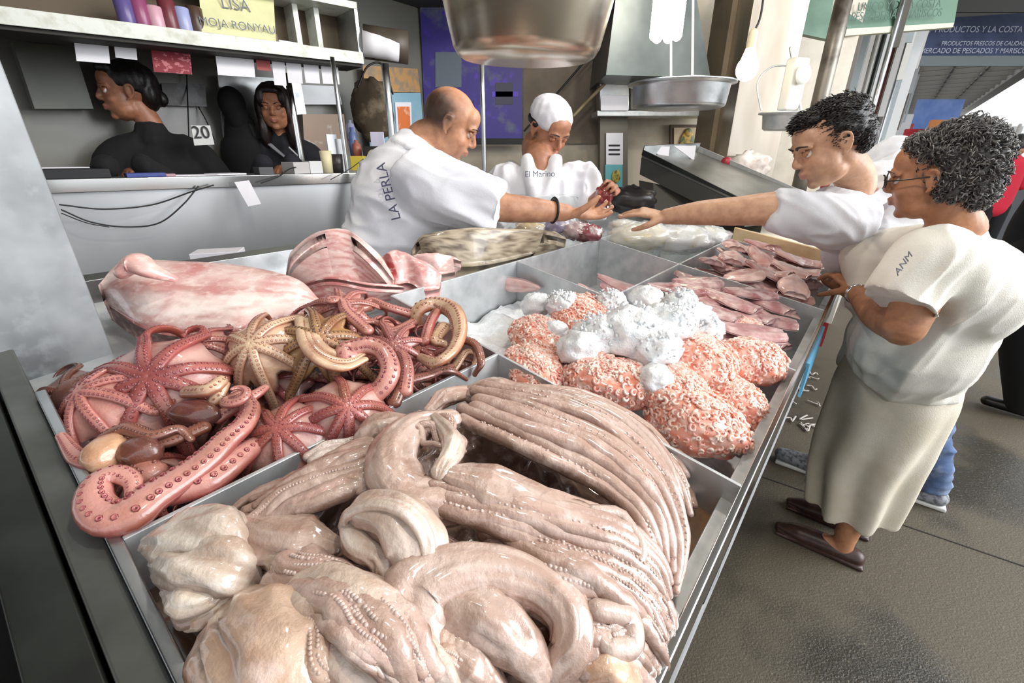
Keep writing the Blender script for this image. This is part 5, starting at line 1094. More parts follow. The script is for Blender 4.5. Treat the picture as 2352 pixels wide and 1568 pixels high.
# person in red far down the aisle
ph = W(2338, 332, 5.2); root = thing('person', 'distant shopper in a red shirt walking away down the aisle', 'person', (ph[0], ph[1], 0))
mb = MB(); mb.ell(ph, (.085, .095, .12), col=srgb('17120f')); mb.ell(ph + V(0, -.03, -.06), (.06, .06, .06), col=srgb('9a6c50')); mb.build('head', skin, root)
mb = MB(); T(mb, [ph + V(0, 0, -.12), ph + V(0, 0, -.2), ph + V(0, 0, -.5), ph + V(0, 0, -.72)], [.08, .19, .19, .18], fh=.65, up=V(0, -1, 0))
for s in (-1, 1): T(mb, [ph + V(s * .19, 0, -.2), ph + V(s * .25, 0, -.45)], [.07, .06])
mb.build('red_shirt', mat('red_shirt', 'c41f38', .8), root)
mb = MB(); T(mb, [ph + V(.09, 0, -.7), V(ph[0] + .1, ph[1], .05)], [.1, .06]); T(mb, [ph + V(-.09, 0, -.7), V(ph[0] - .1, ph[1], .05)], [.1, .06]); mb.build('trousers', bt, root)
# ---------------- cash counter, shelf, back walls ----------------
def WBp(x, y, b):
    r = ray(x, y); t = b / r.dot(B); p = r * t; p[2] += HC; return p
def WYp(x, y, Y):
    r = ray(x, y); p = r * (Y / r[1]); p[2] += HC; return p
def panel(name, pts, ext, m, parent=None, bevel=0):
    mb = MB(); mb.prism(pts, np.asarray(ext, float)); return mb.build(name, m, parent, smooth=False, bevel=bevel)
def btag(name, pts, ext, m, label, cat, group=None): return tag(panel(name, pts, ext, m), label, cat, group)
CL, CR = W(100, 412, 1.47), W(823, 397, 2.2); dC = unit((CR - CL) * V(1, 1, 0)); nC = np.cross(UPZ, dC)
if nC[1] < 0: nC = -nC
def CP(f, dep=0, z=0): return CL + (CR - CL) * f + nC * dep + V(0, 0, z)
cc = thing('cash_counter', 'long stainless steel cash counter in front of the two cashiers', 'counter', CP(.5) * V(1, 1, 0))
def cbox(name, f0, f1, d0, d1, z0, z1, m, parent=None, bevel=.002, absz=False):
    o = []
    for zz in (z0, z1):
        for f, d in ((f0, d0), (f0, d1), (f1, d1), (f1, d0)):
            p = CP(f, d, zz)
            if absz and zz == z0: p[2] = 0
            o.append(p)
    mb = MB(); mb.hexa(o); return mb.build(name, m, parent, smooth=False, bevel=bevel)
counter_steel = mat('cash_counter_steel', 'd2d4d6', .36, .7, n1=(1.2, 'a9acae', .45, .7), stretch=(1, 1, .6), bump=(4, .12))
cbox('top', -.25, 1, 0, .26, -.028, 0, steel, cc)
cbox('top_edge', -.25, 1, -.006, 0, -.045, .0, chrome, cc)
cbox('front_panel', -.25, 1, .012, .03, -.50, -.028, counter_steel, cc)
cbox('tiled_base', -.25, 1, .010, .034, 0, -.50, mat('white_glazed_tile', 'd4d6d6', .2, n1=(4, 'bfc1c0', .4, .7)), cc, absz=True)
cbox('corner_post', .975, 1.0, .0, .03, -.5, -.03, steel_dark, cc)
mb = MB()
for f in (.02, .27, .5, .75): mb.box(CP(f, .008, -.66), .004, .003, .30, dC, nC)
mb.build('tile_joint', mat('grey_grout', '6f7072', .8), cc, smooth=False)
# second lower cabinet to the right of it
q0, q1 = W(845, 408, 2.28), W(905, 408, 2.4); btag('side_cabinet', [q0, q1, q1 * V(1, 1, 0), q0 * V(1, 1, 0)], nC * .3, steel_dull, 'narrow steel cabinet at the right end of the cash counter', 'cabinet')
# cables hanging along the counter front
cab = mat('black_cable', '161616', .5)
def cable(pts, r, label, ts=None, m=None, group='cables hanging on the cash counter front'):
    mb = MB(); mb.tube([W(x, y, t) for x, y, t in pts], r, seg=6, n=40); return tag(mb.build('cable', m or cab), label, 'cable', group)
cable([(138, 470, 1.46), (240, 480, 1.55), (350, 470, 1.66), (440, 440, 1.72), (490, 425, 1.76)], .0028, 'upper black cable sagging along the counter front')
cable([(142, 482, 1.46), (210, 510, 1.52), (290, 521, 1.60), (365, 512, 1.66), (420, 470, 1.7), (455, 428, 1.74)], .0028, 'lower black cable sagging along the counter front, looped upward')
cable([(142, 490, 1.46), (200, 512, 1.50), (250, 521, 1.55)], .0018, 'thin grey cable beside the post end of the black ones')
cable([(600, 420, 1.88), (640, 405, 1.93), (665, 388, 1.98), (690, 382, 2.05)], .0028, 'short black cable running up over the counter edge at the receipt printer')
cable([(760, 412, 2.06), (800, 390, 2.12), (835, 365, 2.2)], .0018, 'thin cable slanting across the right end of the counter')
# things lying on the cash counter
def onc(name, f, dep, sx, sy, sz, m, label, cat, rz=0, group=None, bevel=.002, lift=0):
    X = dC * math.cos(rz) + nC * math.sin(rz); Y = np.cross(UPZ, X); mb = MB(); mb.box(CP(f, dep, sz / 2 + lift + .0005), sx, sy, sz, X, Y); return tag(mb.build(name, m, smooth=False, bevel=bevel, origin=CP(f, dep, lift)), label, cat, group)
bk_m = mat('dark_ledger', '1c1d20', .6)
onc('ledger_book', .06, .10, .22, .17, .03, bk_m, 'black ledger at the left end of the cash counter', 'book')
onc('paper_sheet', .04, .16, .16, .10, .004, paper, 'white sheet on the black ledger', 'paper', .2, lift=.031)
onc('notebook', .25, .06, .12, .08, .014, mat('blue_notebook', '3b4a8c', .5), 'blue notebook under the hand of the cashier in black', 'notebook')
onc('receipt_pad', .30, .05, .07, .05, .01, mat('pinkish_pad', 'b08a92', .6), 'pinkish receipt pad right of the blue notebook', 'notepad')
onc('paper_sheet', .40, .08, .16, .11, .004, paper, 'loose white papers at the middle of the cash counter', 'paper', -.15)
onc('paper_sheet', .50, .10, .12, .12, .006, paper, 'stack of white papers right of the middle of the cash counter', 'paper', .2)
onc('calculator', .63, .07, .06, .08, .03, mat('grey_device', '4a4a4c', .4), 'small dark calculator in front of the young cashier', 'calculator')
onc('card_terminal', .76, .08, .08, .10, .05, mat('pale_device', 'b5b2b0', .4), 'pale grey card terminal on the cash counter', 'card reader', .2)
onc('box', .83, .07, .06, .07, .055, mat('pale_carton', 'cfd0d0', .6), 'small white carton right of the card terminal', 'box')
def cup(f, dep, r, h, m, label, name='cup', cat='cup'):
    mb = MB(); c = CP(f, dep, .001); mb.lathe([(0, 0), (r * .85, 0), (r, h), (r * .92, h), (r * .8, .01), (0, .01)], c, seg=24); return tag(mb.build(name, m, origin=c), label, cat)
cup(.895, .08, .028, .10, mat('cream_cup', 'd9cfa8', .5), 'cream plastic cup on the cash counter')
cup(.94, .08, .032, .085, mat('black_cup', '2b2628', .4), 'black cup with papers standing in it')
for i, (f, h) in enumerate(((.935, .17), (.968, .15))):
    mb = MB(); c = CP(f, .09, .0); mb.box(c + V(0, 0, h / 2 + .005), .05, .012, h, dC, nC); tag(mb.build('folded_paper', mat('pale_leaflet', 'e0e4ea', .6), smooth=False, origin=c), ('white folded papers standing in the black cup', 'tall pale leaflet standing right of the black cup')[i], 'paper')
# hanging notes and bag on the counter
btag('note', [W(538, 418, 1.80), W(572, 414, 1.83), W(600, 468, 1.83), W(570, 474, 1.80)], nC * .001, paper, 'white note taped slanting to the counter front', 'note')
mb = MB(); P = [W(832, 385, 2.12), W(834, 420, 2.12), W(838, 470, 2.12), W(835, 540, 2.13)]; mb.tube(P, [.02, .045, .05, .015], seg=18, n=24, fh=.35, up=V(0, -1, 0), wob=lambda s, p: 1 + .12 * np.sin(p * 5 + s * 8)); tag(mb.build('plastic_bag', mat('white_bag', 'e4e4ec', .35, alpha=.85)), 'thin white plastic bag hanging from the right end of the cash counter', 'bag')
# small goods right of the cash counter
yel = mat('yellow_box', 'd8c24a', .5)
def atp(name, x, y, t, sx, sy, sz, m, label, cat, rz=0, group=None):
    c = W(x, y, t); mb = MB(); mb.box(c, sx, sy, sz, V(math.cos(rz), math.sin(rz), 0), V(-math.sin(rz), math.cos(rz), 0)); return tag(mb.build(name, m, smooth=False, bevel=.002, origin=c), label, cat, group)
atp('yellow_box', 825, 375, 2.3, .07, .06, .07, yel, 'yellow box beside the steel post at the end of the cash counter', 'box')
mb = MB(); c = W(860, 362, 2.35); mb.box(c, .09, .09, .11); mb.ell(c + V(.01, -.05, .0), (.034, .012, .040), col=(1, 1, 1), mi=1); tag(mb.build('tin', [mat('black_tin', '1b1712', .4), mat('cream_label', 'd8cfae', .5)], smooth=True, bevel=.003), 'black tin with a round cream label near the yellow box', 'tin')
atp('card', 867, 320, 2.45, .075, .01, .075, mat('pale_card', 'dcd8ec', .5), 'white and lilac card standing behind the black tin', 'card')
for i, (x, y, c, h) in enumerate(((812, 330, '5f6fa0', .16), (820, 345, 'b06a58', .10), (806, 300, '8a8ea8', .10))):
    mb = MB(); q = W(x, y, 2.35); mb.lathe([(0, -h / 2), (.022, -h / 2), (.024, 0), (.020, h * .3), (.009, h * .38), (.009, h / 2), (0, h / 2)], q, seg=16); tag(mb.build('bottle', mat('bottle_' + c, c, .3), origin=q), ('blue bottle', 'reddish jar', 'greyish spray bottle')[i] + ' standing behind the right end of the cash counter', 'bottle')
# poles
def pole(x0, y0, x1, y1, t, r, label, m=None, up=.0):
    a, b = W(x0, y0, t), W(x1, y1, t); b = b.copy(); a[0], a[1] = b[0], b[1]; mb = MB(); mb.tube([V(b[0], b[1], b[2] - .25), V(a[0], a[1], a[2] + up)], r, seg=12, n=4, cap=False); return tag(mb.build('pole', m or steel), label, 'pole')
pole(1112, 150, 1112, 372, 1.95, .010, 'thin steel pole between the bald seller and the capped seller')
pole(893, 160, 903, 345, 2.25, .018, 'steel pole left of the bald seller\'s head')
pole(775, 150, 797, 385, 2.2, .010, 'thin steel pole at the right end of the cash counter')
pole(672, 180, 690, 350, 2.45, .016, 'bright steel pole right of the young cashier', chrome)
# -------- shelf above the cashiers --------
SL, SR = W(0, 38, 1.45), W(834, 136, 2.3); dS = unit((SR - SL) * V(1, 1, 0)); nS = np.cross(UPZ, dS); nS = nS if nS[1] > 0 else -nS
def SP(f, d=0, z=0): return SL + (SR - SL) * f + nS * d + V(0, 0, z)
shelf_m = mat('worn_white_shelf', 'cdd0c8', .45, n1=(20, 'aaa998', .5, .75))
sh_root = thing('wall_shelf', 'long white two tier shelf running above the cashiers', 'shelf', SP(.5))
def sbox(name, f0, f1, d0, d1, z0, z1, m, parent=sh_root):
    o = []
    for zz in (z0, z1):
        for f, d in ((f0, d0), (f0, d1), (f1, d1), (f1, d0)): o.append(SP(f, d, zz))
    mb = MB(); mb.hexa(o); return mb.build(name, m, parent, smooth=False, bevel=.002)
sbox('lower_board', -.35, 1, .0, .20, -.02, .012, shelf_m)
sbox('front_lip', -.35, 1, -.006, .0, -.022, .03, shelf_m)
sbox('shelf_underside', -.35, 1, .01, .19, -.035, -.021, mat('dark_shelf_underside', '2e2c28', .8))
sbox('upper_board', -.35, 1, .0, .20, .215, .245, shelf_m)
sbox('upright', .985, 1.0, .0, .20, .012, .215, steel)
sbox('upright', .86, .88, .1, .20, .012, .215, shelf_m); sbox('upright', .78, .80, .1, .20, .012, .215, shelf_m)
sbox('back_board', -.35, 1, .20, .21, -.02, .40, mat('brown_backboard', '5c5142', .8))
def ons(name, f, d, sx, sy, sz, m, label, cat, group=None, z=.0125): mb = MB(); mb.box(SP(f, d, z + sz / 2), sx, sy, sz, dS, nS); return tag(mb.build(name, m, smooth=False, bevel=.003, origin=SP(f, d, z)), label, cat, group)
names = ['violet', 'magenta', 'pale pink', 'dark red', 'white and blue', 'brown', 'plum', 'grey pink']
for i, c in enumerate(('5b4f86', '8a4468', 'c79aa8', '6b2f38', '9aa0c8', '4a382e')):
    mb = MB(); q = SP(.27 + i * .036, .06, .0125); h = (.10, .11, .09, .12)[i % 4]; mb.lathe([(0, 0), (.028, 0), (.030, .004), (.030, h), (.026, h + .004), (0, h + .004)], q, seg=20); tag(mb.build('can', mat('can_' + c, c, .35), origin=q), names[i] + ' can on the lower shelf left of the yellow sign', 'can', 'cans on the shelf')
ons('paper_stack', .80 - .08, .05, .10, .10, .025, paper, 'pinkish white stack of papers on the shelf right of the yellow sign', 'paper')
ons('carton', .69, .15, .06, .08, .07, mat('brown_carton', '7d6a5c', .7), 'small brown carton beside the yellow sign on the shelf', 'box')
for i in range(4): ons('red_package', .80 + i * .04, .05, .05, .06, .06, mat('dark_red_pack', '6e3b40', .5), ('first', 'second', 'third', 'last')[i] + ' dark red package from the left on the upper shelf', 'package', 'packages on the upper shelf', z=.246)
# yellow handwritten sign
ys = W(455, -40, 1.84), W(626, -40, 2.02), W(634, 108, 2.02), W(464, 90, 1.84)
sg = thing('yellow_sign', 'pale yellow card with handwritten fish names hanging over the shelf', 'sign', (ys[0] + ys[2]) / 2)
panel('card', list(ys), -nS * .003, mat('yellow_card', 'd8d6a8', .7, n1=(8, 'c9c898', .4, .7)), sg)
ink = mat('blue_grey_ink', '6f7280', .8); X = unit(ys[2] - ys[3])
text('lettering', 'LISA', .062, (W(540, 12, 1.915)) - nS * .006, X, UPZ, ink, sg, bold=-.0005); text('lettering', 'MOJA RONYAU', .043, W(548, 60, 1.918) - nS * .006, X, UPZ, ink, sg, bold=-.0005)
# paper towel roll in its holder
h = thing('towel_dispenser', 'dark holder with a thick white paper roll at the right end of the shelf', 'dispenser', W(880, 110, 2.3))
a, b = W(832, 98, 2.30), W(915, 112, 2.36); mb = MB(); mb.tube([a, b], .062, seg=30, n=4, cap=False); mb.build('paper_roll', mat('roll_paper', 'e8e6ea', .7), h)
mb = MB(); c = (a + b) / 2 + V(0, .05, .0); mb.tube([a + V(0, .03, .01), b + V(.045, .03, .01)], .078, seg=30, n=4, cap=False); mb.build('housing', mat('brown_housing', '4b4238', .5), h)
# -------- papers and notices on the wall behind the cashiers --------
def wallpaper(x0, y0, x1, y1, m, label, cat='notice', sk=0, b=2.99, name='wall_notice'):
    return btag(name, [WBp(x0, y0, b), WBp(x1, y0 + sk, b), WBp(x1 + (y1 - y0) * .10, y1 + sk, b), WBp(x0 + (y1 - y0) * .12, y1, b)], B * -.004, m, label, cat)
pp = mat('shaded_paper', 'd8d7db', .7)
def hangp(x0, y0, x1, y1, m, label, sk=0):
    tt = lambda x: 1 / ((1 / 1.45) * (1 - x / 834) + (1 / 2.3) * x / 834) + .10
    q = [W(x0, y0 - 14, tt(x0)), W(x1, y0 + sk - 12, tt(x1)), W(x1 + (y1 - y0) * .12, y1 + sk, tt(x1)), W(x0 + (y1 - y0) * .16, y1, tt(x0))]
    return btag('hanging_notice', q, nS * .002, m, label, 'notice')
btag('grey_cabinet', [WBp(28, 95, 2.9), WBp(170, 108, 2.9), WBp(215, 250, 2.9), WBp(80, 250, 2.9)], B * .08, mat('grey_green_cabinet', '5b5d55', .5), 'dark grey green louvred cabinet at the left behind the cashier in black', 'cabinet')
hangp(165, 72, 245, 140, pp, 'pale paper hanging left above the cashier in black', sk=6); hangp(258, 85, 310, 132, pp, 'small paper hanging above the cashier in black', sk=6)
hangp(345, 112, 435, 165, mat('dark_red_notice', '7c2a34', .6, n1=(60, 'b06a70', .55, .6)), 'dark red printed notice behind the cashiers', sk=6)
wallpaper(370, 190, 470, 242, mat('dark_photo', '55585c', .4, n1=(10, '2b2622', .45, .55)), 'dark photograph on the wall between the cashiers', sk=3)
hangp(492, 118, 580, 172, pp, 'large white paper taped under the shelf left of the young cashier', sk=6); hangp(585, 125, 618, 160, mat('red_notice', '9c4f4c', .6), 'small red notice above the young cashier', sk=3)
for i, (x0, x1, y) in enumerate(((622, 652, 195), (655, 690, 190), (695, 730, 190), (735, 775, 192))): hangp(x0, 140 + i * 3, x1, y, pp, ('first', 'second', 'third', 'fourth')[i] + ' from the left of the white slips under the right half of the shelf', sk=2)
ww = btag('white_board', [WBp(690, 195, 2.98), WBp(775, 198, 2.98), WBp(785, 240, 2.98), WBp(695, 240, 2.98)], B * -.006, mat('white_board', 'dfe2e6', .3), 'bright white board on the wall right of the young cashier', 'board')
btag('brown_cabinet', [WBp(695, 262, 2.9), WBp(790, 262, 2.9), WBp(800, 352, 2.9), WBp(700, 352, 2.9)], B * .08, mat('brown_steel', '6d5c50', .35, .5, n1=(5, '9a9690', .5, .6)), 'brown and grey metal cabinet on the wall behind the cups', 'cabinet')
nn = thing('number_card', 'white card reading 20 pinned between the two cashiers', 'sign', WBp(462, 310, 2.6))
panel('card', [WBp(438, 288, 2.6), WBp(482, 288, 2.6), WBp(492, 332, 2.6), WBp(446, 334, 2.6)], B * -.003, mat('shade_white', 'c4c4c2', .7), nn); text('number', '20', .075, WBp(462, 305, 2.59), unit(WBp(482, 288, 2.6) - WBp(438, 288, 2.6)), UPZ, mat('dark_ink', '2a2a2c', .8), nn)
cable([(428, 150, 2.3), (430, 210, 2.3), (432, 260, 2.25), (434, 330, 2.2)], .003, 'dark cable hanging straight down between the cashiers', group=None); cable([(440, 220, 2.4), (470, 270, 2.4), (492, 320, 2.4)], .003, 'dark cable slanting down beside the number card', group=None)
panel('steel_sheet', [WBp(500, 172, 2.97), WBp(690, 182, 2.97), WBp(720, 360, 2.97), WBp(520, 360, 2.97)], B * .02, steel); bpy.context.scene.objects['steel_sheet']['label'] = 'polished steel wall panel behind the young cashier'; bpy.context.scene.objects['steel_sheet']['category'] = 'panel'
# posters at the end of the stall
pm = mat('orange_poster', 'b58a52', .5, n1=(18, '8d7c66', .45, .6)); pb_ = mat('blue_poster', '7fa9bd', .5, n1=(8, '9cb9c4', .4, .7)); pv = mat('violet_poster', '463a92', .45, n1=(5, '6a6f86', .55, .7), n2=(14, '5a3cc0', .6, .7))
def WL(x, y): return WBp(x, y, 2.98)
btag('orange_poster', [WL(832, 150), WL(958, 158), WL(965, 212), WL(838, 212)], B * -.004, pm, 'orange and brown poster above the blue one left of the bald seller', 'poster')
btag('blue_poster', [WL(838, 213), WL(965, 213), WL(975, 340), WL(850, 345)], B * -.004, pb_, 'light blue poster left of the bald seller\'s head', 'poster')
o = thing('framed_notice', 'white bordered orange notice on the blue poster', 'notice', WL(925, 280)); panel('border', [WL(905, 235), WL(942, 235), WL(945, 322), WL(910, 325)], B * -.012, paper, o); panel('picture', [WL(910, 245), WL(938, 245), WL(940, 300), WL(914, 302)], B * -.016, mat('orange_print', 'd9702c', .5, n1=(12, 'e8b090', .55, .65)), o)
mb = MB(); q = WBp(855, 255, 2.8); mb.ell(q, (.14, .06, .19), seg=24, rings=14, fn=lambda l: l * (1 + .2 * noise.noise(Vector(l * 3)))); tag(mb.build('brown_sack', mat('brown_sack', '4e4232', .85, n1=(9, '857660', .5, .65)), origin=q), 'brown hanging sack in front of the blue poster', 'sack')
mb = MB(); mb.tube([WBp(822, 200, 2.6), WBp(845, 152, 2.6), WBp(880, 150, 2.6), WBp(902, 215, 2.6)], .006, seg=6, n=24); tag(mb.build('hose', cab), 'thin dark hose looping over the brown sack', 'hose')
YB = 3.98
btag('violet_poster', [WYp(962, -60, YB), WYp(1060, -60, YB), WYp(1200, 100, YB), WYp(1200, 318, YB), WYp(978, 318, YB)], V(0, -.01, 0), pv, 'large violet poster behind the bald seller', 'poster')
for i, (x0, y0, x1, y1, c) in enumerate(((1138, 190, 1178, 240, '4b4a5c'), (1000, 120, 1060, 200, '6f7a88'), (1130, 210, 1190, 222, '6a50d8'), (1010, 230, 1090, 300, '39347c'))):
    panel('poster_patch', [WYp(x0, y0, YB - .012), WYp(x1, y0, YB - .012), WYp(x1, y1, YB - .012), WYp(x0, y1, YB - .012)], V(0, -.002, 0), mat('patch_' + c, c, .5), S.objects['violet_poster'])
btag('dark_ledge', [WYp(978, 318, 3.9), WYp(1205, 318, 3.9), WYp(1205, 332, 3.9), WYp(978, 332, 3.9)], V(0, -.05, 0), black_rub, 'black ledge under the violet poster', 'ledge')
btag('wall_board', [WYp(1202, -60, YB), WYp(1372, -60, YB), WYp(1372, 330, YB), WYp(1202, 330, YB)], V(0, -.01, 0), mat('brown_panel', '6f6253', .6, n1=(3, '8a7c6a', .4, .7)), 'dull brown wall panel behind the capped seller', 'panel')
mb = MB(); mb.tube([WYp(1205, 300, 3.8), WYp(1370, 110, 3.8)], .008, seg=6); tag(mb.build('hose', cab), 'thin dark hose slanting up across the brown panel', 'hose')
mb = MB(); mb.tube([WYp(1318, 265, 3.7), WYp(1420, 160, 3.7)], .012, seg=8); tag(mb.build('rod', mat('tan_rod', '9c8a6a', .6)), 'tan rod slanting up right of the white cap', 'rod')
# hood
hd_ = [WYp(1392, 172, 3.3), WYp(1632, 178, 3.3), WYp(1585, -90, 3.3), WYp(1425, -90, 3.3)]
btag('extractor_hood', hd_, V(0, .65, 0), mat('dark_hood_steel', '5d6361', .35, .7, n1=(2, '7a807d', .4, .6)), 'large dark grey extractor hood behind the bright lamp', 'hood')
# shelf unit under the hood
o = thing('steel_rack', 'grey steel rack with a narrow door under the extractor hood', 'rack', WYp(1400, 440, 3.75))
def fr(name, x0, y0, x1, y1, Y, th, m, parent): return panel(name, [WYp(x0, y0, Y), WYp(x1, y0, Y), WYp(x1, y1, Y), WYp(x0, y1, Y)], V(0, th, 0), m, parent, .002)
fr('shelf_board', 1372, 254, 1668, 266, 3.6, .25, steel_dull, o); fr('side_panel', 1378, 172, 1445, 252, 3.7, .15, steel, o); fr('door', 1378, 268, 1442, 470, 3.7, .1, mat('dark_door', '6d675b', .5), o); fr('upper_panel', 1448, 180, 1660, 252, 3.75, .15, mat('grey_box', '7d7c76', .4, .4, n1=(6, 'a3a096', .5, .7)), o)
o = thing('notice', 'tall white and turquoise notice with a yellow spot on the rack door', 'notice', WYp(1410, 370, 3.68)); fr('white_part', 1392, 305, 1431, 378, 3.685, .008, paper, o); fr('turquoise_part', 1390, 378, 1430, 430, 3.685, .008, mat('turquoise', '6ab5bd', .5), o)
mb = MB(); mb.ell(WYp(1415, 405, 3.68), (.035, .006, .05), col=(1, 1, 1)); mb.build('yellow_spot', mat('yellow_spot', 'b8ad4c', .5, n1=(20, '6a4a2c', .5, .6)), o)
for k in range(3): fr('text_line', 1398, 332 + k * 10, 1424, 336 + k * 10, 3.68, .002, mat('dark_ink', '2a2a2c', .8), o)
fr('small', 1380, 218, 1443, 254, 3.58, .01, paper, None).name = 'white_notice'; tag(S.objects['white_notice'], 'white paper standing on the rack shelf left of the hanging pan', 'notice')
# framed picture
o = thing('framed_picture', 'small framed picture with a golden figure on the beige tiles', 'picture', WYp(1577, 318, 3.95)); fr('frame', 1540, 286, 1616, 350, 3.95, .03, mat('dark_wood', '4d3a28', .5), o); fr('mount', 1548, 293, 1609, 346, 3.94, .01, mat('tan_mount', 'b5a283', .6), o)
mb = MB(); q = WYp(1577, 330, 3.93); mb.ell(q, (.06, .008, .10), col=(1, 1, 1)); mb.ell(q + V(0, 0, .08), (.03, .012, .035)); mb.build('picture', mat('gold_figure', 'a8863a', .5, n1=(12, '4c5a34', .5, .55)), o)
# steel pillar right of the stall
def vbox(name, x0, x1, ytop, ybot, t, th, m, label, cat, z1=3.2):
    a, b = W(x0, ybot, t), W(x1, ybot, t); n = unit(np.cross(UPZ, b - a)); n = n if n[1] > 0 else -n; o_ = []
    for z in (0, z1):
        for q in (a, a + n * th, b + n * th, b): o_.append((q[0], q[1], z))
    mb = MB(); mb.hexa(o_); return tag(mb.build(name, m, smooth=False, bevel=.003), label, cat)
vbox('steel_pillar', 1662, 1775, 0, 400, 2.9, .3, mat('pillar_steel', 'c8bfb2', .3, .9, n1=(2, '9c8f7e', .4, .65), stretch=(1, 1, .25)), 'broad shiny steel pillar behind the hanging bulb', 'pillar')
vbox('brown_pillar', 1620, 1658, 0, 400, 3.1, .3, mat('brown_pillar', '6e6250', .6, n1=(3, '8a7a62', .4, .7)), 'narrow brown pillar left of the shiny steel pillar', 'pillar')
pole(1838, 0, 1838, 420, 2.9, .045, 'thick dark pole behind the young man\'s head', mat('dark_pole', '4b443c', .4, .4, n1=(4, '8a8378', .5, .65)))
# cream beam and green boards overhead
btag('cream_beam', [W(1640, -60, 2.6), W(1800, 75, 3.0), W(1812, 68, 3.0), W(1742, -60, 2.7)], V(.08, .12, .10), mat('cream_paint', 'cbbd9c', .5, n1=(5, 'b3a27c', .4, .7)), 'cream painted beam running overhead above the bulb', 'beam')
grn = mat('green_board', '6f8a79', .5, n1=(5, '5d7969', .4, .7))
btag('green_board', [W(1765, -60, 3.1), W(1925, -60, 3.1), W(1900, 90, 3.1), W(1815, 72, 3.1)], V(.05, .08, 0), grn, 'grey green board hanging behind the cream beam', 'board')
o = thing('green_sign', 'large green sign hanging over the aisle', 'sign', W(2070, 20, 3.3)); gs = [W(1948, -80, 3.3), W(2215, -80, 3.5), W(2192, 52, 3.5), W(1945, 66, 3.3)]; panel('board', gs, V(.03, .05, 0), mat('sign_green', '5d7b68', .5, n1=(4, '54725f', .4, .7)), o); panel('pale_edge', [gs[3], gs[2], gs[2] + V(0, 0, -.03), gs[3] + V(0, 0, -.045)], V(.03, .05, 0), mat('pale_edge', 'b9bca6', .5), o)
X = unit(gs[2] - gs[3]); text('lettering', 'UNICO Y DE LA COSTA', .075, W(2068, 12, 3.34), X, UPZ, mat('dark_green_letters', '38584a', .6), o); text('lettering', 'PESCADERIA Y MARISCOS', .075, W(2062, 34, 3.33), X, UPZ, mat('dark_green_letters', '38584a', .6), o)
# -------- hanging scales and lamps --------
def pan(root, c, R, r2, h, tilt=(0, 0), m=chrome, lip=.012):
    Z = unit(V(tilt[0], tilt[1], 1)); mb = MB()
    mb.lathe([(0, 0), (r2 * .93, 0), (r2, .006), (r2 + (R - r2) * .25, h * .15), (R * .985, h * .92), (R, h), (R + lip, h + .002), (R + lip, h + .010), (R - .004, h + .008), (R * .96, h * .9), (r2 * .98, .012), (0, .008)], c, Z, 64)
    mb.build('pan', m, root); return Z
pot_m = mat('spun_metal_bowl', 'cdc4b4', .26, 1.0, n1=(5, 'a59782', .45, .65), stretch=(1, 1, 3), bump=(6, .1))
c = W(1208, 138, .92); sc = thing('hanging_scale_bowl', 'big shiny metal bowl of a hanging scale, nearest the camera, at the top', 'scale', c)
pan(sc, c, .178, .142, .135, (.02, -.05), pot_m); mb = MB()
for ang in (.4, 2.5, 4.6): mb.tube([c + V(.185 * math.cos(ang), .185 * math.sin(ang), .14), c + V(0, 0, .75)], .003, seg=6, n=4)
mb.build('chain', steel_dark, sc)
mb = MB(); mb.tube([c + V(.19 * math.cos(a) + .004, .19 * math.sin(a), .128) for a in np.linspace(-.5, .9, 9)], .007, seg=8); mb.build('handle_strap', black_rub, sc)
c = W(1556, 250, 2.05); sc = thing('hanging_scale', 'hanging scale with a wide shallow aluminium pan in the middle of the stall', 'scale', c)
pan(sc, c, .215, .20, .095, (0, -.02), steel, .022); mb = MB()
for x0, x1 in ((1541, 1541), (1590, 1592)): mb.tube([W(x0, 190, 2.05), W(x1, -40, 2.05)], .006, seg=8, n=4)
mb.build('rod', white_paint, sc)
c = W(1800, 300, 2.3); sc = thing('hanging_scale', 'white faced hanging scale with a small grey pan left of the young man\'s hair', 'scale', c)
pan(sc, c, .115, .10, .075, (0, -.02), steel_dull, .02); mb = MB(); mb.tube([W(1748, 252, 2.3), W(1740, 190, 2.3), W(1770, 155, 2.3), W(1810, 150, 2.3)], .004, seg=6); mb.tube([W(1840, 252, 2.3), W(1815, 110, 2.3)], .006, seg=6); mb.build('hanger', steel_dull, sc)
mb = MB(); q = W(1822, 195, 2.28); mb.box(q, .10, .06, .24, V(.95, .3, 0), V(-.3, .95, 0)); bdy = mb.build('body', white_paint, sc, smooth=False, bevel=.012)
mb = MB(); mb.lathe([(0, 0), (.045, 0), (.045, .01), (0, .01)], q + V(0.01, -.045, .04), V(.3, -.95, 0), 24); mb.build('dial', mat('dial_face', 'f0efe6', .3), bdy)
# incandescent bulb
c = W(1716, 158, 2.2); bl = thing('light_bulb', 'glowing bare bulb hanging on a wire before the steel pillar', 'light bulb', c)
mb = MB(); mb.ell(c, (.052, .052, .055), seg=24, rings=16); mb.tube([c + V(0, 0, .03), c + V(0, 0, .085)], [.04, .022], seg=20, n=5); mb.build('bulb', mat('glowing_bulb', 'ffffff', .3, emit=('ffe9b8', 9)), bl)
mb = MB(); mb.tube([c + V(0, 0, .08), c + V(0, 0, .15)], [.022, .02], seg=16, n=4); mb.build('socket', mat('cream_socket', 'cfc0a0', .5), bl)
mb = MB(); mb.tube([c + V(0, 0, .15), c + V(.02, 0, .24), c + V(-.005, 0, .5)], .005, seg=6, n=20); mb.build('wire', cab, bl)
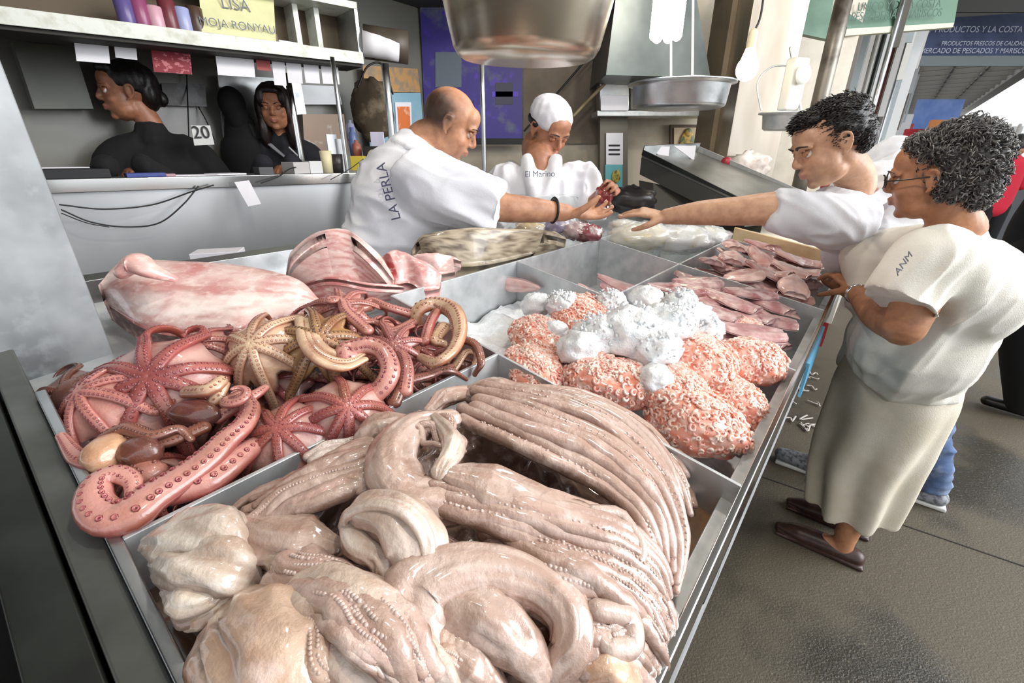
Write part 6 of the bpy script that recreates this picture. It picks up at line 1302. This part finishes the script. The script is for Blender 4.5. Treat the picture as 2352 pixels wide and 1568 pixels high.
# compact fluorescent lamp: cluster of glowing tubes
c = W(1535, 30, 1.75); fl_ = thing('fluorescent_lamp', 'very bright white cluster lamp hanging above the aluminium pan', 'lamp', c)
mb = MB()
for i in range(6):
    a = i * math.pi / 3; q = c + V(.045 * math.cos(a), .045 * math.sin(a), 0); mb.tube([q + V(0, 0, -.075), q + V(0, 0, .09)], .02, seg=10, n=5)
mb.build('tube', mat('glowing_tube', 'ffffff', .3, emit=('eef8ff', 14)), fl_); mb = MB(); mb.tube([c + V(0, 0, .10), c + V(0, 0, .2)], [.06, .03], seg=16, n=4); mb.tube([c + V(0, 0, .2), c + V(0, 0, .7)], .004, seg=6, n=3); mb.build('base', white_paint, fl_)
# tilted steel chute and things around it
ch = thing('steel_chute', 'grey open steel chute tilted down toward the customers', 'chute', W(1650, 400, 2.5))
a, b_, c_, d_ = W(1475, 356, 2.5), W(1602, 348, 2.7), W(1880, 460, 2.3), W(1722, 470, 2.1); upn = unit(np.cross(b_ - a, d_ - a)); upn = upn if upn[2] > 0 else -upn
panel('base_sheet', [a, b_, c_, d_], -upn * .012, mat('grey_chute', '8c8c88', .42, .6, n1=(6, '77776f', .4, .7)), ch); panel('side_wall', [a, d_, d_ + upn * .01, a + upn * .03], unit(a - b_) * .006, steel_dark, ch); panel('side_wall', [b_, c_, c_ + upn * .01, b_ + upn * .03], unit(b_ - a) * .006, steel_dull, ch)
panel('end_wall', [a, b_, b_ + upn * .05, a + upn * .05], unit(a - d_) * .006, steel, ch); panel('under_body', [a - upn * .014, b_ - upn * .014, c_ - upn * .014, d_ - upn * .014], V(0, 0, -.09), mat('dark_under', '4a4a46', .6), ch)
for i, (x, y) in enumerate(((1512, 358), (1572, 356))):
    mb = MB(); q = W(x, y, 2.55) + V(0, 0, .02); mb.prism([q + V(-.07, 0, .03), q + V(.06, 0, .03), q + V(.06, 0, -.05)], V(0, .01, 0)); tag(mb.build('paper_label', paper, smooth=False), ('left', 'right')[i] + ' of the two white triangular labels at the top of the chute', 'label')
btag('chute_stand', [W(1500, 420, 2.5), W(1760, 480, 2.3), W(1740, 560, 2.3), W(1505, 500, 2.5)], V(0, .3, 0), mat('dark_stand', '585650', .5, .4), 'dark grey cabinet under the tilted chute', 'cabinet')
mb = MB(); q = W(1447, 458, 2.2); mb.ell(q, (.13, .10, .065), seg=24, rings=14, fn=lambda l: l * (1 + .25 * noise.noise(Vector(l * 4)))); tag(mb.build('black_bag', mat('black_plastic', '1c1716', .35), origin=q), 'black plastic bag behind the two reaching hands', 'bag')
mb = MB(); q = W(1715, 385, 2.7); mb.ell(q, (.14, .06, .09), seg=24, rings=14, fn=lambda l: l * (1 + .4 * noise.noise(Vector(l * 4)))); tag(mb.build('crumpled_bag', mat('crumpled_white', 'ded4cc', .4, n1=(9, 'b8a89c', .45, .6), bump=(30, .6)), origin=q), 'crumpled white plastic at the foot of the steel pillar', 'bag')
for i, (x, y, c) in enumerate(((1668, 372, 'a03038'),)):
    mb = MB(); q = W(x, y, 2.6); mb.ell(q, (.03, .03, .03), seg=14, rings=10); tag(mb.build('fruit', mat('fruit_' + c, c, .4), origin=q), ('red lid at the top edge of the chute', 'orange item left of the young man\'s chin', 'green item left of the young man\'s chin', 'cream item left of the young man\'s chin')[i], 'item')
# things on the customer side rim
mb = MB(); mb.hexa([AB(1.30, .045, -.16), AB(1.30, .052, -.16), AB(1.62, .052, -.14), AB(1.62, .045, -.14), AB(1.30, .045, -.06), AB(1.30, .052, -.06), AB(1.62, .052, -.05), AB(1.62, .045, -.05)])
tag(mb.build('blue_strip', mat('sky_blue_plastic', '6fb7dc', .35), smooth=False), 'sky blue plastic strip hanging on the customer side of the counter', 'strip')
mb = MB(); mb.hexa([AB(1.63, .040, -.12), AB(1.63, .052, -.12), AB(1.70, .052, -.12), AB(1.70, .040, -.12), AB(1.63, .040, -.06), AB(1.63, .052, -.06), AB(1.70, .052, -.06), AB(1.70, .040, -.06)])
tag(mb.build('red_clip', mat('red_plastic', 'c02a38', .4), smooth=False), 'small red clip at the upper end of the blue strip', 'clip')
# litter on the floor under the counter
r_ = random.Random(5)
for i in range(12):
    p = FL(1850 + r_.uniform(-45, 30), 900 + r_.uniform(-60, 110)); mb = MB(); q = [p + V(r_.uniform(-.05, .05), r_.uniform(-.05, .05), .012) for _ in range(4)]; mb.tube(q, .006, seg=6, n=10, fh=.5); tag(mb.build('litter', mat('litter', 'c4bbb2', .7)), 'pale scrap of litter on the floor between the counter and the woman', 'litter', 'litter under the counter')
# ---------------- the market aisle beyond ----------------
def aisle_box(name, a0, a1, b0, b1, z0, z1, m):
    o_ = []
    for z in (z0, z1):
        for a, b in ((a0, b0), (a0, b1), (a1, b1), (a1, b0)): p = A * a + B * b; o_.append((p[0], p[1], z))
    mb = MB(); mb.hexa(o_); return mb.build(name, m, smooth=False)
r_ = random.Random(21)
cols = ('e4e6e8', 'f2f2f0', 'b9c4c6', '6c6a66', 'd9d2c6', '3f4442', 'c9d4d8', '8e7f70', 'f0eee8', 'a8a29a', 'd8cfd2', '7c4440')
words = ('white', 'bright white', 'blue grey', 'dark grey', 'cream', 'black green', 'pale blue', 'brown', 'ivory', 'grey', 'pale pink', 'dark red')
for i in range(84):
    a = 5.0 + i * .13; b = r_.uniform(.04, .98); w_ = r_.uniform(.02, .085); z0 = r_.uniform(1.5, 2.7); k = r_.randrange(12) if r_.random() < .6 else r_.choice((0, 1, 8, 6))
    o = aisle_box('hanging_banner', a, a + .03, b, b + w_, z0, 3.25, mat('hang_' + cols[k], cols[k], .5)); tag(o, '%s board hanging among the crowded stalls behind the young man' % words[k], 'banner', 'boards hanging along the stalls')
tag(aisle_box('stall_canopy', 4.95, 18, .05, 1.1, 3.25, 3.30, mat('canopy_sheet', 'b9b8b0', .7)), 'pale canopy running over the row of stalls down the aisle', 'canopy')
for i in range(9):
    p = A * (5.0 + i * 1.1) + B * (.25 + .12 * (i % 3)); mb = MB(); mb.tube([V(p[0], p[1], 0), V(p[0], p[1], 3.25)], .02, seg=8, n=3, cap=False); tag(mb.build('stall_pole', (steel, steel_dark, white_paint)[i % 3]), 'vertical pole in the row of stalls down the aisle', 'pole', 'poles of the stalls down the aisle')
for i in range(7):
    aisle_box('stall', 5.0 + i * 1.5, 6.5 + i * 1.5, .1, 1.5, .0, 1.0, mat('stall_%d' % (i % 4), ('b9b4aa', 'a84a3c', 'c9c6bc', '5f8f7c')[i % 4], .6)); tag(S.objects['stall' if i == 0 else 'stall.%03d' % i], ('nearest', 'second', 'third', 'fourth', 'fifth', 'sixth', 'farthest')[i] + ' market stall in the row down the aisle', 'stall')
for i in range(40):
    a = 5.1 + r_.random() * 8; s = r_.uniform(.05, .13); p = A * a + B * r_.uniform(.2, .8) + V(0, 0, .99 + s); mb = MB(); mb.ell(p, (s, s, s), seg=12, rings=8); k = r_.choice(('c23a3a', 'e8e4dc', 'd9b04a', '4f9a8c', 'f4f0ea', 'a06a4a')); tag(mb.build('stall_goods', mat('goods_' + k, k, .5), origin=p), 'blurred colourful goods heaped on the stalls down the aisle', 'goods', 'goods on the stalls')
def far(name, x0, y0, x1, y1, t, m, label, cat, th=.05, down=False):
    q = [W(x0, y0, t), W(x1, y0, t), W(x1, y1, t), W(x0, y1, t)]
    if down: q[2] = q[1] * V(1, 1, 0); q[3] = q[0] * V(1, 1, 0)
    return btag(name, q, V(.6, .8, 0) * th, m, label, cat)
far('red_sign', 2030, 68, 2098, 92, 7, mat('red_sign', 'c8202c', .5), 'bright red sign down the aisle below the green sign', 'sign')
bn = thing('blue_banner', 'dark blue banner with white lettering across the aisle at the upper right', 'banner', W(2240, 90, 6)); q = [W(2110, 45, 6), W(2420, 25, 6), W(2420, 128, 6), W(2100, 128, 6)]; panel('cloth', q, V(.02, .03, 0), mat('navy_cloth', '39435f', .8, n1=(2, '4b5677', .4, .6)), bn); panel('grey_hem', [q[3], q[2], q[2] + V(0, 0, -.12), q[3] + V(0, 0, -.12)], V(.02, .03, 0), mat('grey_hem', '7c8486', .7), bn)
X = unit(W(2352, 66, 5.95) - W(2110, 66, 5.95)); wt = mat('white_letters', 'b8bdcc', .6); text('lettering', 'LERGE  PRODUCTOS Y LA COSTA  Y  COSTA', .10, W(2262, 68, 5.95), X, UPZ, wt, bn); text('lettering', 'PRODUCTOS FRESCOS DE CALIDAD', .07, W(2260, 100, 5.95), X, UPZ, wt, bn); text('lettering', 'MERCADO DE PESCADOS Y MARISCOS', .085, W(2240, 117, 5.95), X, UPZ, wt, bn)
far('dark_canopy', 2195, -90, 2500, 28, 5.5, mat('dark_canopy', '3c3a38', .8), 'dark canopy edge above the blue banner', 'canopy')
far('grey_beam', 2180, 26, 2480, 46, 6.2, mat('grey_beam', '5e5b56', .7), 'grey beam between the canopy and the blue banner', 'beam')
# open lattice roof over the aisle
roofm = mat('roof_lattice', '77746c', .7); roofp = mat('roof_sheet', '8f8d86', .8)
mb = MB(); rp = MB(); Z0 = HC + 3.0
def rb(m_, a0, a1, b0, b1, z0, z1):
    o_ = []
    for z in (z0, z1):
        for a, b in ((a0, b0), (a0, b1), (a1, b1), (a1, b0)): p = A * a + B * b; o_.append((p[0], p[1], z))
    m_.hexa(o_)
for i in range(34): rb(mb, 9 + i * 1.6, 9.12 + i * 1.6, -2.9, 12, Z0, Z0 + .22)
for j in range(15): rb(mb, 9, 63, -2.9 + j * 1.0, -2.82 + j * 1.0, Z0 + .05, Z0 + .2)
rb(mb, 9, 63, -3.2, -2.8, Z0 - .1, Z0 + .4); rf = thing('roof_truss', 'dark lattice roof stretching over the far aisle', 'roof', A * 20 + V(0, 0, Z0)); mb.build('lattice', roofm, rf, smooth=False)
for i in range(34):
    if i % 3 == 1: rb(rp, 9.2 + i * 1.6, 10.5 + i * 1.6, -1.0 + (i % 4), 11, Z0 + .32, Z0 + .36)

far('blue_tarp', 2108, 228, 2218, 300, 20, mat('blue_tarp', '5f82c6', .6, n1=(1, '7c98d4', .4, .6)), 'bright blue tarpaulin hanging far down the aisle', 'tarpaulin', .1, True)
for i, (x0, y0, x1, y1, c, lb) in enumerate(((1990, 262, 2100, 285, 'dfe3e6', 'white awning'), (2020, 284, 2100, 300, 'b9433c', 'red awning'), (2035, 300, 2080, 320, '4f9a90', 'turquoise crate stack'), (1990, 285, 2035, 330, 'e9d9c8', 'pale stall'), (2080, 296, 2130, 330, 'cc3b4a', 'crimson stall front'), (2140, 275, 2260, 330, 'd98a4a', 'orange awning'), (2215, 290, 2352, 420, 'd8dadb', 'white tent wall'), (2295, 425, 2420, 620, '55565a', 'dark grey table with trays'))):
    far('far_stall', x0, y0, x1, y1, 15 + (i if i < 3 else -i * .5) if i < 7 else 5.6, mat('far_' + c, c, .7), lb + (' at the far end of the aisle' if i < 7 else ' beside the shopper in red'), 'stall', .6, True)
for i in range(6):
    x = 2240 + i * 22; a_, b2 = W(x, 290, 9), W(x - 8, 400, 9); mb = MB(); mb.tube([V(b2[0], b2[1], 0), V(b2[0], b2[1], a_[2])], .03, seg=6, n=3); tag(mb.build('tent_pole', white_paint), 'thin white tent pole by the white tent wall at the right', 'pole', 'tent poles at the right')
